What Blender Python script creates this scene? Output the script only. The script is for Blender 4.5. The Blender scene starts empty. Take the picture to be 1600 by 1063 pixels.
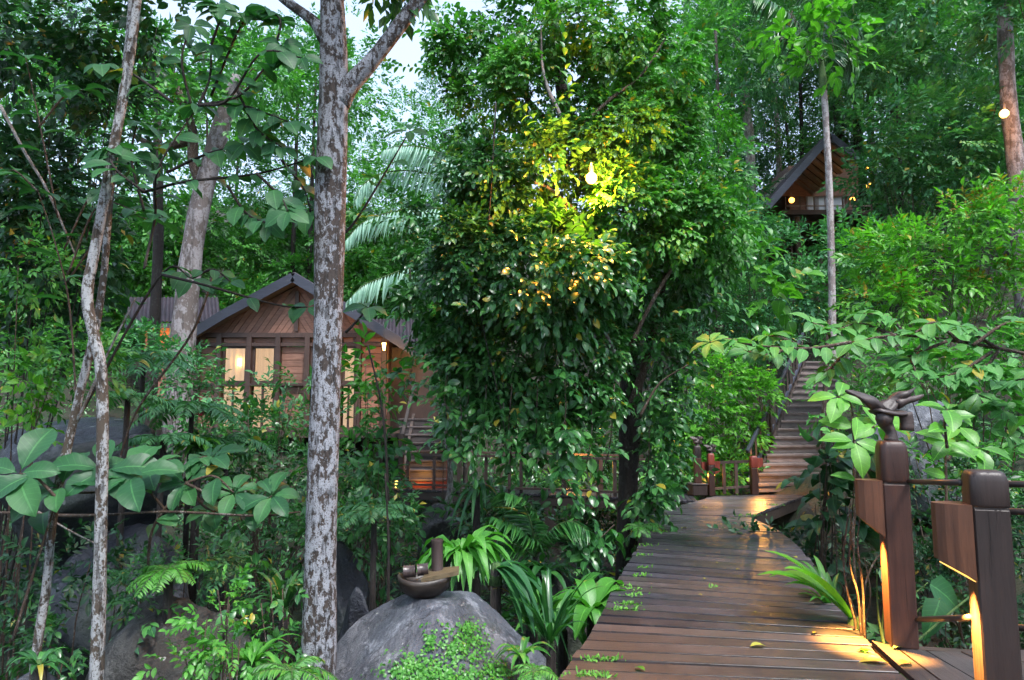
import bpy, math
import numpy as np
from mathutils import Vector, Matrix

R = math.radians
rng = np.random.default_rng(11)
scn = bpy.context.scene
col = scn.collection

# ------------------------------------------------------------------ camera
EYE = 1.5
FPX, CX, CY = 1067.0, 800.0, 531.5          # focal length and centre in photo pixels
PITCH = R(5.9)
cam_d = bpy.data.cameras.new('camera')
cam_d.sensor_width = 36.0
cam_d.lens = 36.0 * FPX / 1600.0
cam_d.clip_start, cam_d.clip_end = 0.05, 2000.0
cam_d.dof.use_dof = False
cam = bpy.data.objects.new('camera', cam_d)
cam.location = (0, 0, EYE)
cam.rotation_euler = (R(90) + PITCH, 0, 0)
col.objects.link(cam)
scn.camera = cam

# ------------------------------------------------------------------ sky and sun (overcast early evening)
SUN_EL, SUN_AZ = R(60), R(150)               # azimuth clockwise from +Y
world = bpy.data.worlds.new('World')
scn.world = world
world.use_nodes = True
wn = world.node_tree.nodes
sky = wn.new('ShaderNodeTexSky')
sky.sky_type = 'NISHITA'
sky.sun_disc = False
sky.sun_elevation = SUN_EL
sky.sun_rotation = SUN_AZ
sky.air_density, sky.dust_density, sky.ozone_density = 1.5, 2.6, 4.0
wn['Background'].inputs['Strength'].default_value = 0.12
veil = wn.new('ShaderNodeMix'); veil.data_type = 'RGBA'          # even cloud cover over the clear sky
veil.inputs[0].default_value = 0.55
veil.inputs[7].default_value = (2.3, 2.6, 3.25, 1)
world.node_tree.links.new(sky.outputs[0], veil.inputs[6])
world.node_tree.links.new(veil.outputs[2], wn['Background'].inputs['Color'])
sun_d = bpy.data.lights.new('sun', 'SUN')
sun_d.energy = 1.5
sun_d.angle = R(12)
sun_d.color = (1.0, 0.99, 0.97)
sun = bpy.data.objects.new('sun', sun_d)
sdir = Vector((math.sin(SUN_AZ) * math.cos(SUN_EL), math.cos(SUN_AZ) * math.cos(SUN_EL), math.sin(SUN_EL)))
sun.rotation_euler = sdir.to_track_quat('Z', 'Y').to_euler()
sun.location = (0, 0, 40)
col.objects.link(sun)

scn.view_settings.view_transform = 'Standard'
scn.view_settings.look = 'None'
scn.view_settings.gamma = 1.0
scn.view_settings.exposure = 2.0
scn.render.engine = 'CYCLES'
scn.cycles.max_bounces = 5
scn.cycles.diffuse_bounces = 2
scn.cycles.glossy_bounces = 1
scn.cycles.transmission_bounces = 4
scn.cycles.transparent_max_bounces = 8
scn.cycles.sample_clamp_indirect = 6.0
scn.cycles.use_denoising = True
scn.cycles.use_adaptive_sampling = True
scn.cycles.adaptive_threshold = 0.03
scn.cycles.volume_bounces = 0
scn.cycles.caustics_reflective = False
scn.cycles.caustics_refractive = False
scn.cycles.light_sampling_threshold = 0.015

# ------------------------------------------------------------------ maths helpers
cP, sP = math.cos(PITCH), math.sin(PITCH)
def W(px, py, Y):
    """world point that lies at distance Y ahead in the direction of a photo pixel"""
    u, v = (px - CX) / FPX, (CY - py) / FPX
    t = Y / (cP - v * sP)
    return np.array((u * t, Y, EYE + t * (sP + v * cP)))
def G(px, py, z=0.0):
    """world point on the horizontal plane z in the direction of a photo pixel"""
    u, v = (px - CX) / FPX, (CY - py) / FPX
    t = (z - EYE) / (sP + v * cP)
    return np.array((u * t, t * (cP - v * sP), z))
def ppm(Y): return FPX / Y
def project(P):
    d = P - np.array((0, 0, EYE))
    f = d[:, 1] * cP + d[:, 2] * sP
    up = -d[:, 1] * sP + d[:, 2] * cP
    f = np.maximum(f, 1e-3)
    return CX + FPX * d[:, 0] / f, CY - FPX * up / f, f
def nrm(a):
    a = np.asarray(a, float)
    return a / np.maximum(np.linalg.norm(a, axis=-1, keepdims=True), 1e-9)
def sstep(a, b, x):
    t = np.clip((x - a) / (b - a), 0, 1)
    return t * t * (3 - 2 * t)
_ph = rng.uniform(0, 6.28, (8, 3))
def wob(x, y, s=1.0):
    z = 0
    for k in range(5):
        f = s * 1.7 ** k
        z = z + (0.62 ** k) * np.sin(x * f * 0.8 + _ph[k, 0] + 0.7 * np.sin(y * f * .6)) * np.cos(y * f * 0.9 + _ph[k, 1])
    return z
def soft(x, k=1.5):
    return k * np.log1p(np.exp(np.clip(x / k, -30, 30)))
def ground(x, y):
    x = np.asarray(x, float); y = np.asarray(y, float)
    z = -1.35 + 0.11 * soft(y - 9, 1.2) + 0.36 * soft(y - 18, 1.5)
    z = z + 0.27 * soft(x - 4.2, .8) * (1 - .45 * sstep(20, 45, y)) + 0.10 * soft(-x - 3.4, .8)
    z = z + 0.7 * sstep(3.4, 5.5, x) * sstep(3, 6, y)
    z = z + 0.12 * wob(x, y, .7) + .5 * sstep(18, 40, y) * wob(x, y, .12)
    top = 23 + 2 * wob(x, y, .05)
    return np.where(z > top - 6, top - 6 * np.exp(-(np.maximum(z, top - 6) - (top - 6)) / 6), z)

# ------------------------------------------------------------------ material helpers
MATS = {}
class NT:
    def __init__(s, name):
        s.m = bpy.data.materials.new(name); s.m.use_nodes = True
        s.t = s.m.node_tree; s.n = s.t.nodes; s.l = s.t.links
        s.p = s.n['Principled BSDF']; s.out = s.n['Material Output']
        MATS[name] = s.m
    def node(s, typ, **kw):
        n = s.n.new(typ)
        for k, v in kw.items():
            if k.startswith('_'): setattr(n, k[1:], v)
            else: n.inputs[k.replace('__', ' ')].default_value = v
        return n
    def link(s, a, b): s.l.new(a, b)
    def noise(s, scale, detail=4, rough=.6, vec=None, stretch=None, coord='Object'):
        tc = s.node('ShaderNodeTexCoord')
        v = tc.outputs[coord]
        if stretch is not None:
            mp = s.node('ShaderNodeMapping'); mp.inputs['Scale'].default_value = stretch
            s.link(v, mp.inputs[0]); v = mp.outputs[0]
        if vec is not None:
            ad = s.node('ShaderNodeVectorMath', _operation='ADD'); s.link(v, ad.inputs[0]); s.link(vec, ad.inputs[1]); v = ad.outputs[0]
        n = s.node('ShaderNodeTexNoise', Scale=scale, Detail=detail, Roughness=rough)
        s.link(v, n.inputs['Vector'])
        return n.outputs['Fac']
    def ramp(s, fac, stops):
        r = s.node('ShaderNodeValToRGB')
        e = r.color_ramp.elements
        while len(e) < len(stops): e.new(.5)
        for i, (p, c) in enumerate(stops):
            e[i].position = p; e[i].color = (*c, 1) if len(c) == 3 else c
        s.link(fac, r.inputs[0]); return r.outputs[0]
    def mix(s, fac, a, b, mode='MIX'):
        m = s.node('ShaderNodeMix', _data_type='RGBA', _blend_type=mode)
        for sock, v in ((m.inputs[0], fac), (m.inputs[6], a), (m.inputs[7], b)):
            if hasattr(v, 'links'): s.link(v, sock)
            else: sock.default_value = v if not isinstance(v, tuple) else (*v, 1)
        return m.outputs[2]
    def math(s, op, a, b=0.0, clamp=False):
        m = s.node('ShaderNodeMath', _operation=op); m.use_clamp = clamp
        for sock, v in ((m.inputs[0], a), (m.inputs[1], b)):
            if hasattr(v, 'links'): s.link(v, sock)
            else: sock.default_value = v
        return m.outputs[0]
    def bump(s, h, strength=.4, dist=.02):
        b = s.node('ShaderNodeBump', Strength=strength, Distance=dist)
        s.link(h, b.inputs['Height']); s.link(b.outputs[0], s.p.inputs['Normal'])
    def color(s, c):
        if hasattr(c, 'links'): s.link(c, s.p.inputs['Base Color'])
        else: s.p.inputs['Base Color'].default_value = (*c, 1)
    def rough(s, r):
        if hasattr(r, 'links'): s.link(r, s.p.inputs['Roughness'])
        else: s.p.inputs['Roughness'].default_value = r

def leaf_mat(name, dark, mid, light, yellow=(.35, .28, .03), gloss=.36, trans=.28, p_yellow=.985, spec=.5):
    dark, mid, light = [(c[0] * .78, c[1] * 1.04, c[2] * .95) for c in (dark, mid, light)]
    s = NT(name)
    a1 = s.node('ShaderNodeAttribute', _attribute_name='tint').outputs['Fac']
    a2 = s.node('ShaderNodeAttribute', _attribute_name='clump').outputs['Fac']
    a3 = s.node('ShaderNodeAttribute', _attribute_name='across').outputs['Fac']
    oi = s.node('ShaderNodeObjectInfo').outputs['Random']
    t = s.math('FRACT', s.math('ADD', a1, oi))
    k = s.math('ADD', s.math('MULTIPLY', t, .55), s.math('MULTIPLY', a2, .45))
    c = s.ramp(k, [(.15, dark), (.5, mid), (.9, light)])
    c = s.mix(s.math('GREATER_THAN', t, p_yellow), c, yellow)
    rib = s.math('MULTIPLY', s.math('LESS_THAN', a3, .06), .45)
    c = s.mix(rib, c, tuple(min(1, v * 1.8 + .02) for v in light))
    al = s.node('ShaderNodeAttribute', _attribute_name='along').outputs['Fac']
    vein = s.math('LESS_THAN', s.math('FRACT', s.math('SUBTRACT', s.math('MULTIPLY', al, 9.0), s.math('MULTIPLY', a3, 1.6))), .10)
    c = s.mix(s.math('MULTIPLY', vein, .22), c, tuple(min(1, v * 1.6 + .02) for v in light))
    off = s.node('ShaderNodeCombineXYZ'); s.link(s.math('MULTIPLY', oi, 53.), off.inputs[0]); s.link(s.math('MULTIPLY', oi, 17.), off.inputs[2])
    mot = s.noise(4.0, 3, .6, vec=off.outputs[0])
    c = s.mix(s.math('MULTIPLY', s.ramp(mot, [(.42, (0, 0, 0)), (.7, (1, 1, 1))]), .35), c, dark)
    c = s.mix(s.math('MULTIPLY', s.ramp(mot, [(.70, (0, 0, 0)), (.76, (1, 1, 1))]), .55), c, (.10, .075, .02))
    s.color(c)
    s.rough(s.math('ADD', gloss, s.math('MULTIPLY', t, .16)))
    s.p.inputs['Specular IOR Level'].default_value = spec
    tr = s.node('ShaderNodeBsdfTranslucent')
    warm = s.mix(1.0, c, (1.0, 1.35, .50), 'MULTIPLY')
    s.link(warm, tr.inputs[0])
    ms = s.node('ShaderNodeMixShader'); ms.inputs[0].default_value = trans
    s.link(s.p.outputs[0], ms.inputs[1]); s.link(tr.outputs[0], ms.inputs[2])
    s.link(ms.outputs[0], s.out.inputs['Surface'])
    return s.m
LEAF = {
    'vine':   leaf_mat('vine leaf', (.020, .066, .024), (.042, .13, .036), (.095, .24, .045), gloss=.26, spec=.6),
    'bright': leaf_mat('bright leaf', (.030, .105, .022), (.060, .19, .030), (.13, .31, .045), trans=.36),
    'lime':   leaf_mat('lime leaf', (.06, .18, .02), (.12, .29, .03), (.21, .42, .05), trans=.42),
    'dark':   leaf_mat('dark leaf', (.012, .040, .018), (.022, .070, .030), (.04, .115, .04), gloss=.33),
    'blue':   leaf_mat('bluish leaf', (.034, .12, .058), (.070, .195, .078), (.13, .30, .095), gloss=.40),
    'fern':   leaf_mat('fern leaf', (.030, .10, .045), (.06, .16, .065), (.11, .24, .08), gloss=.45, trans=.32),
    'forest': leaf_mat('forest leaf', (.030, .115, .036), (.075, .215, .048), (.16, .36, .060), gloss=.42, trans=.32, p_yellow=.994),
    'strap':  leaf_mat('strap leaf', (.045, .15, .020), (.09, .25, .035), (.15, .34, .05), trans=.34, p_yellow=1.1),
    'broad':  leaf_mat('broad leaf', (.022, .080, .034), (.036, .12, .042), (.060, .17, .048), gloss=.46, trans=.34, p_yellow=.99),
    'pale':   leaf_mat('pale leaf', (.05, .15, .04), (.085, .22, .055), (.14, .31, .07), gloss=.46, trans=.36, spec=.35),
    'palm':   leaf_mat('palm leaf', (.16, .26, .22), (.25, .36, .31), (.36, .46, .40), gloss=.30, trans=.22, p_yellow=1.1),
    'orange': leaf_mat('orange young leaf', (.24, .13, .02), (.33, .17, .02), (.42, .26, .03), trans=.35, p_yellow=1.1),
    'petal':  leaf_mat('red petal', (.35, .005, .02), (.5, .008, .03), (.6, .02, .05), p_yellow=1.1),
    'litter': leaf_mat('fallen leaf', (.10, .05, .015), (.28, .19, .03), (.45, .36, .06), trans=.15, p_yellow=1.1),
    'moss':   leaf_mat('moss blade', (.08, .19, .02), (.14, .30, .04), (.22, .40, .06), trans=.3, p_yellow=1.1, gloss=.6),
}

def bark_mat(name, base, dark, lichen, cover=.5, scale=1.0, white=.5):
    s = NT(name)
    n1 = s.noise(7 * scale, 5, .62, stretch=(1, 1, .62))
    n2 = s.noise(26 * scale, 5, .7, stretch=(1, 1, .35))
    n3 = s.noise(17 * scale, 3, .55, stretch=(1, 1, .7))
    c = s.mix(n2, dark, base)
    n0 = s.noise(1.7, 4, .6)
    n1 = s.math('ADD', n1, s.math('MULTIPLY', s.math('SUBTRACT', n0, .5), .55))
    lo = 1 - cover
    m1 = s.ramp(n1, [(max(0, lo - .03), (0, 0, 0)), (lo + .02, (1, 1, 1))])
    m2 = s.ramp(n3, [(.60, (0, 0, 0)), (.635, (1, 1, 1))])
    m = s.math('MAXIMUM', m1, m2)
    lc = s.mix(s.noise(60 * scale, 3, .6), tuple(v * .55 for v in lichen), lichen)
    spots = s.ramp(s.noise(34 * scale, 4, .6), [(.36, (0, 0, 0)), (.46, (1, 1, 1))])
    c = s.mix(s.math('MULTIPLY', s.math('MULTIPLY', m, spots), white), c, lc)
    fis = s.ramp(s.noise(15 * scale, 5, .65, stretch=(1, 1, .16)), [(.36, (1, 1, 1)), (.46, (0, 0, 0))])
    c = s.mix(s.math('MULTIPLY', fis, .75), c, dark)
    s.color(c); s.rough(.85)
    s.bump(s.math('SUBTRACT', s.math('ADD', s.math('MULTIPLY', n2, .7), s.math('MULTIPLY', m, .3)), s.math('MULTIPLY', fis, .8)), .8, .02)
    return s.m
BARK = {
    'lichen': bark_mat('lichen bark', (.085, .062, .052), (.022, .017, .015), (.40, .41, .45), .50, 3.4, .95),
    'slim':   bark_mat('slim lichen bark', (.105, .078, .055), (.03, .022, .017), (.42, .43, .44), .50, 2.4, .95),
    'grey':   bark_mat('grey bark', (.16, .13, .12), (.06, .048, .045), (.36, .34, .36), .5, .8, .7),
    'dark':   bark_mat('dark bark', (.030, .020, .016), (.010, .008, .007), (.07, .08, .06), .35, 1.2, .5),
    'pale':   bark_mat('pale bark', (.26, .22, .20), (.13, .10, .10), (.48, .45, .44), .5, .7, .8),
    'twig':   bark_mat('twig bark', (.09, .055, .035), (.03, .020, .014), (.32, .30, .28), .36, 3, .6),
    'white':  bark_mat('whitish twig', (.22, .19, .165), (.10, .075, .06), (.42, .40, .39), .5, 3, .8),
    'green':  bark_mat('green stem', (.06, .13, .03), (.035, .08, .02), (.12, .2, .05), .4, 2, .4),
}
def wood_mat(name, c0, c1, rough=.5, grain=(1.2, 14, 14), algae=.0, wear=.0, spec=.5, crack=.55):
    s = NT(name)
    oi = s.node('ShaderNodeObjectInfo').outputs['Random']
    off = s.node('ShaderNodeCombineXYZ'); s.link(s.math('MULTIPLY', oi, 37.), off.inputs[0]); s.link(s.math('MULTIPLY', oi, 91.), off.inputs[1])
    g = s.noise(3.2, 6, .65, vec=off.outputs[0], stretch=grain)
    b = s.noise(1.6, 4, .6, vec=off.outputs[0])
    c = s.mix(s.ramp(g, [(.3, (0, 0, 0)), (.72, (1, 1, 1))]), c0, c1)
    v = s.math('ADD', .62, s.math('MULTIPLY', oi, .62))
    cv = s.node('ShaderNodeCombineColor')
    for i in range(3): s.link(v, cv.inputs[i])
    c = s.mix(1.0, c, cv.outputs[0], 'MULTIPLY')
    if wear: c = s.mix(s.math('MULTIPLY', s.ramp(b, [(.48, (0, 0, 0)), (.7, (1, 1, 1))]), wear), c, tuple(min(1, x * 1.5 + .03) for x in c1))
    if algae:
        a = s.noise(1.1, 5, .62, coord='Object', vec=off.outputs[0])
        c = s.mix(s.math('MULTIPLY', s.ramp(a, [(.5, (0, 0, 0)), (.68, (1, 1, 1))]), algae), c, (.028, .036, .020))
    ck = s.ramp(s.noise(5.5, 4, .6, vec=off.outputs[0], stretch=tuple(g_ * (.35 if g_ < 2 else 1.0) for g_ in grain)), [(.30, (1, 1, 1)), (.36, (0, 0, 0))])
    c = s.mix(s.math('MULTIPLY', ck, crack), c, tuple(v * .25 for v in c0))
    st = s.ramp(s.noise(.9, 5, .65, vec=off.outputs[0]), [(.38, (1, 1, 1)), (.62, (0, 0, 0))])
    c = s.mix(s.math('MULTIPLY', st, .45), c, tuple(v * .55 for v in c0))
    s.color(c)
    s.rough(s.math('ADD', rough, s.math('MULTIPLY', s.math('SUBTRACT', b, .5), .35)))
    s.p.inputs['Specular IOR Level'].default_value = spec
    s.bump(s.math('SUBTRACT', g, ck), .45, .008)
    return s.m
WOOD = {
    'deck':  wood_mat('wet sky-tinted deck wood', (.020, .018, .025), (.060, .053, .066), .42, (1.0, 16, 16), algae=.55, wear=.3, spec=.5),  # blue of the reflected sky is put into the wet plank colour
    'deck2': wood_mat('drier deck wood', (.036, .029, .031), (.092, .070, .067), .46, (1.0, 16, 16), algae=.25, wear=.25),
    'post':  wood_mat('oiled post wood', (.034, .013, .010), (.082, .032, .021), .42, (9, 9, .8)),
    'black': wood_mat('dark post wood', (.018, .011, .010), (.040, .025, .022), .45, (9, 9, .8)),
    'box':   wood_mat('lamp box wood', (.060, .022, .011), (.14, .055, .027), .45, (9, 9, .8), wear=.2),
    'house': wood_mat('house board', (.17, .078, .054), (.34, .175, .12), .5, (1.0, 10, 10), wear=.2),
    'trim':  wood_mat('house trim', (.045, .026, .022), (.085, .048, .038), .5, (6, 6, 1)),
    'fascia': wood_mat('fascia paint', (.032, .036, .055), (.055, .062, .09), .40, (1, 8, 8)),
    'stair': wood_mat('stair wood', (.10, .080, .078), (.22, .175, .165), .42, (1.0, 12, 12), algae=.25, wear=.3),
    'rail':  wood_mat('rail wood', (.045, .030, .027), (.10, .068, .060), .4, (6, 6, 1)),
    'red':   wood_mat('red stained wood', (.16, .028, .018), (.26, .05, .03), .45, (6, 6, 1)),
    'drift': wood_mat('driftwood', (.030, .020, .018), (.085, .058, .052), .5, (2, 10, 10)),
    'bowl':  wood_mat('carved bowl wood', (.016, .011, .009), (.055, .036, .024), .45, (2, 8, 8), wear=.4),
    'bamboo': wood_mat('old bamboo', (.040, .028, .026), (.12, .085, .080), .35, (8, 8, 1)),
    'beam':  wood_mat('dark beam', (.030, .020, .016), (.060, .040, .032), .6, (1, 8, 8)),  # even dark brown for beams, joists and piles
    'ceil':  wood_mat('eave board', (.20, .16, .14), (.34, .28, .25), .55, (1, 8, 8)),
}
def metal_roof():
    s = NT('corrugated roof sheet')
    n = s.noise(2.2, 5, .6)
    s.color(s.mix(s.ramp(n, [(.35, (0, 0, 0)), (.7, (1, 1, 1))]), (.018, .014, .022), (.042, .031, .044)))
    s.rough(.65)
    return s.m
ROOF = metal_roof()
def rock_mat(name, c0, c1, c2, moss=.3, scale=1.0, rough=.6):
    s = NT(name)
    n1 = s.noise(2.4 * scale, 7, .62)
    n2 = s.noise(26 * scale, 6, .7)
    n3 = s.noise(5.5 * scale, 6, .65, stretch=(1, .35, .8))
    c = s.mix(s.ramp(n1, [(.34, (0, 0, 0)), (.64, (1, 1, 1))]), c0, c1)
    c = s.mix(s.math('MULTIPLY', s.ramp(n3, [(.5, (0, 0, 0)), (.62, (1, 1, 1))]), .75), c, c2)
    c = s.mix(s.math('MULTIPLY', n2, .55), c, tuple(v * .35 for v in c0))
    sp = s.ramp(s.noise(13 * scale, 3, .5), [(.70, (0, 0, 0)), (.735, (1, 1, 1))])
    c = s.mix(s.math('MULTIPLY', sp, .6), c, (.42, .43, .42))
    lc = s.ramp(s.noise(4.2 * scale, 6, .7), [(.56, (0, 0, 0)), (.62, (1, 1, 1))])
    c = s.mix(s.math('MULTIPLY', lc, .55), c, tuple(min(.6, v * 1.5 + .03) for v in c2))
    vo = s.node('ShaderNodeTexVoronoi', _feature='DISTANCE_TO_EDGE', Scale=1.6 * scale)
    tc = s.node('ShaderNodeTexCoord'); wv = s.node('ShaderNodeTexNoise', Scale=3.0 * scale, Detail=4.0)
    s.link(tc.outputs['Object'], wv.inputs['Vector']); va = s.node('ShaderNodeVectorMath', _operation='ADD'); s.link(tc.outputs['Object'], va.inputs[0]); s.link(wv.outputs['Color'], va.inputs[1]); s.link(va.outputs[0], vo.inputs['Vector'])
    crk = s.ramp(vo.outputs['Distance'], [(.006, (1, 1, 1)), (.016, (0, 0, 0))])
    c = s.mix(s.math('MULTIPLY', crk, .7), c, tuple(v * .3 for v in c0))
    m = s.ramp(s.noise(1.5 * scale, 5, .6), [(.50, (0, 0, 0)), (.64, (1, 1, 1))])
    c = s.mix(s.math('MULTIPLY', m, moss), c, (.035, .060, .022))
    s.color(c); s.rough(rough)
    s.bump(s.math('ADD', s.math('MULTIPLY', n2, .6), n3), .9, .05)
    return s.m
ROCK = {
    'front': rock_mat('grey boulder', (.050, .056, .072), (.105, .113, .138), (.165, .172, .195), .35, 1.0, .5),
    'dark':  rock_mat('dark wet boulder', (.018, .020, .028), (.036, .039, .055), (.065, .067, .08), .35, .5, .45),
    'brown': rock_mat('brown boulder', (.016, .015, .014), (.036, .034, .031), (.065, .064, .06), .45, 1.0, .6),
}
def soil():
    s = NT('forest soil')
    n = s.noise(1.3, 6, .7, coord='Object'); n2 = s.noise(14, 5, .7, coord='Object')
    c = s.mix(s.ramp(n, [(.4, (0, 0, 0)), (.62, (1, 1, 1))]), (.022, .016, .011), (.016, .030, .012))
    c = s.mix(s.math('MULTIPLY', s.ramp(n2, [(.55, (0, 0, 0)), (.7, (1, 1, 1))]), .6), c, (.07, .048, .028))
    s.color(c); s.rough(.9); s.bump(n2, .8, .06)
    return s.m
SOIL = soil()
def plain(name, c, rough=.5, emit=None, strength=0, metallic=0):
    s = NT(name); s.color(c); s.rough(rough); s.p.inputs['Metallic'].default_value = metallic
    if emit:
        s.p.inputs['Emission Color'].default_value = (*emit, 1); s.p.inputs['Emission Strength'].default_value = strength
    return s.m
BULB = plain('glowing bulb', (.9, .8, .6), .4, (1.0, .50, .09), 2.2)
TUBE = plain('glowing lamp opening', (.9, .7, .4), .4, (1.0, .45, .07), .55)
LAMPMETAL = plain('lamp metal', (.05, .05, .055), .45, metallic=.6)
RAILPIPE = plain('dark rail pipe', (.045, .036, .034), .4, metallic=.3)
def curtain():
    s = NT('glowing curtain')
    w = s.noise(3, 3, .5, stretch=(9, 1, .25))
    c = s.mix(w, (.70, .46, .30), (.88, .66, .48))
    s.color(c); s.rough(.8)
    s.link(s.mix(w, (.95, .55, .29), (1.0, .70, .44)), s.p.inputs['Emission Color'])
    s.p.inputs['Emission Strength'].default_value = .19  # the cloth itself glows, in place of a lamp in the room
    return s.m
CURTAIN = curtain()
def glass():
    s = NT('window glass')
    s.color((.9, .95, 1)); s.rough(.03); s.p.inputs['Transmission Weight'].default_value = 1.0; s.p.inputs['IOR'].default_value = 1.3
    return s.m
GLASS = glass()
BLUEGLASS = plain('sky tinted pane', (.62, .68, .80), .15)  # reflected sky put in as a pale blue pane colour

# ------------------------------------------------------------------ mesh helpers
def mesh_np(name, V, F, mat=None, smooth=False, attrs=None):
    """V (n,3), F (m,k) uniform polygons"""
    V = np.ascontiguousarray(V, np.float32); F = np.ascontiguousarray(F, np.int32)
    me = bpy.data.meshes.new(name)
    m, k = F.shape
    me.vertices.add(len(V)); me.vertices.foreach_set('co', V.ravel())
    me.loops.add(m * k); me.loops.foreach_set('vertex_index', F.ravel())
    me.polygons.add(m)
    me.polygons.foreach_set('loop_start', np.arange(0, m * k, k, dtype=np.int32))
    if smooth: me.polygons.foreach_set('use_smooth', np.ones(m, bool))
    if attrs:
        for a, v in attrs.items():
            at = me.attributes.new(a, 'FLOAT', 'POINT'); at.data.foreach_set('value', np.ascontiguousarray(v, np.float32))
    if mat: me.materials.append(mat)
    me.update(calc_edges=True)
    return me
def link(name, me, parent=None):
    o = bpy.data.objects.new(name, me); col.objects.link(o)
    if parent is not None: o.parent = parent
    return o
def tag(o, label=None, cat=None, group=None, kind=None):
    if label: o['label'] = label
    if cat: o['category'] = cat
    if group: o['group'] = group
    if kind: o['kind'] = kind
    return o
def thing(name, label, cat, loc, group=None):
    o = bpy.data.objects.new(name, None); o.empty_display_size = .2
    o.location = tuple(float(v) for v in loc); col.objects.link(o)
    return tag(o, label, cat, group)
class MB:
    """collects shapes in world space; build() links them as one mesh object under a thing"""
    def __init__(s): s.v = []; s.f = []; s.n = 0
    def add(s, V, F):
        V = np.asarray(V, float); s.v.append(V)
        s.f += [tuple(int(i) + s.n for i in f) for f in F]; s.n += len(V); return s
    def box(s, c, size, rot=None, bev=0.0):
        x, y, z = (np.array(size, float) / 2)
        b = min(bev, x * .45, y * .45, z * .45)
        if b <= 0:
            V = np.array([(i * x, j * y, k * z) for i in (-1, 1) for j in (-1, 1) for k in (-1, 1)])
            F = [(0, 1, 3, 2), (4, 6, 7, 5), (0, 4, 5, 1), (2, 3, 7, 6), (0, 2, 6, 4), (1, 5, 7, 3)]
        else:
            V = []; idx = {}
            for i in (-1, 1):
                for j in (-1, 1):
                    for k in (-1, 1):
                        for a in range(3):
                            p = [i * (x - b), j * (y - b), k * (z - b)]; p[a] = (i * x, j * y, k * z)[a]
                            idx[(i, j, k, a)] = len(V); V.append(p)
            F = []
            for a in range(3):
                o = [q for q in range(3) if q != a]
                for sg in (-1, 1):
                    q = []
                    for (e, f) in ((-1, -1), (1, -1), (1, 1), (-1, 1)):
                        t = [0, 0, 0]; t[a] = sg; t[o[0]] = e; t[o[1]] = f; q.append(idx[(*t, a)])
                    F.append(q if (sg > 0) == (a != 1) else q[::-1])
            for a in range(3):
                o = [q for q in range(3) if q != a]
                for e in (-1, 1):
                    for f in (-1, 1):
                        t0 = [0, 0, 0]; t0[o[0]] = e; t0[o[1]] = f; t1 = list(t0); t0[a] = -1; t1[a] = 1
                        F.append((idx[(*t0, o[0])], idx[(*t1, o[0])], idx[(*t1, o[1])], idx[(*t0, o[1])]))
            for i in (-1, 1):
                for j in (-1, 1):
                    for k in (-1, 1): F.append((idx[(i, j, k, 0)], idx[(i, j, k, 1)], idx[(i, j, k, 2)]))
            V = np.array(V)
        if rot is not None: V = V @ np.array(rot).T
        return s.add(V + np.array(c, float), F)
    def bar(s, a, b, w, h, bev=0.0, up=(0, 0, 1)):
        a = np.array(a, float); b = np.array(b, float); d = b - a; L = np.linalg.norm(d)
        x = d / L; u = np.array(up, float)
        if abs(x @ u) > .98: u = np.array((0, 1., 0))
        y = nrm(np.cross(u, x)); z = np.cross(x, y)
        return s.box((a + b) / 2, (L, w, h), np.stack([x, y, z], 1), bev)
    def tube(s, pts, rad, sides=8, cap=True, lump=0.0, seed=0):
        V, F = tube_geo(pts, rad, sides, cap, lump, seed); return s.add(V, F)
    def prism(s, poly, axis):
        """poly (n,3) planar outline, extruded by vector axis"""
        P = np.asarray(poly, float); n = len(P); A = np.asarray(axis, float)
        F = [tuple(range(n))[::-1], tuple(range(n, 2 * n))] + [(i, (i + 1) % n, n + (i + 1) % n, n + i) for i in range(n)]
        return s.add(np.vstack([P, P + A]), F)
    def build(s, name, mat, parent=None, smooth=False, label=None):
        V = np.vstack(s.v)
        if parent is not None: V = V - np.array(wloc(parent))
        me = bpy.data.meshes.new(name)
        me.from_pydata([tuple(v) for v in V], [], s.f)
        me.materials.append(mat)
        if smooth: me.polygons.foreach_set('use_smooth', np.ones(len(me.polygons), bool))
        me.update()
        bm_fix(me)
        o = link(name, me, parent)
        if label: o['label'] = label
        return o
import bmesh
def bm_fix(me):
    bm = bmesh.new(); bm.from_mesh(me); bmesh.ops.recalc_face_normals(bm, faces=bm.faces); bm.to_mesh(me); bm.free()
def wloc(o):
    v = Vector(o.location)
    while o.parent is not None: o = o.parent; v += Vector(o.location)
    return tuple(v)
def catmull(P, n):
    P = np.asarray(P, float)
    if len(P) < 3:
        t = np.linspace(0, 1, n)[:, None]; return P[0] * (1 - t) + P[-1] * t
    Q = np.vstack([2 * P[0] - P[1], P, 2 * P[-1] - P[-2]])
    out = []
    m = len(P) - 1
    for u in np.linspace(0, m - 1e-6, n):
        i = int(u); t = u - i; a, b, c, d = Q[i:i + 4]
        out.append(.5 * (2 * b + (c - a) * t + (2 * a - 5 * b + 4 * c - d) * t * t + (3 * b - a - 3 * c + d) * t ** 3))
    return np.array(out)
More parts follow.
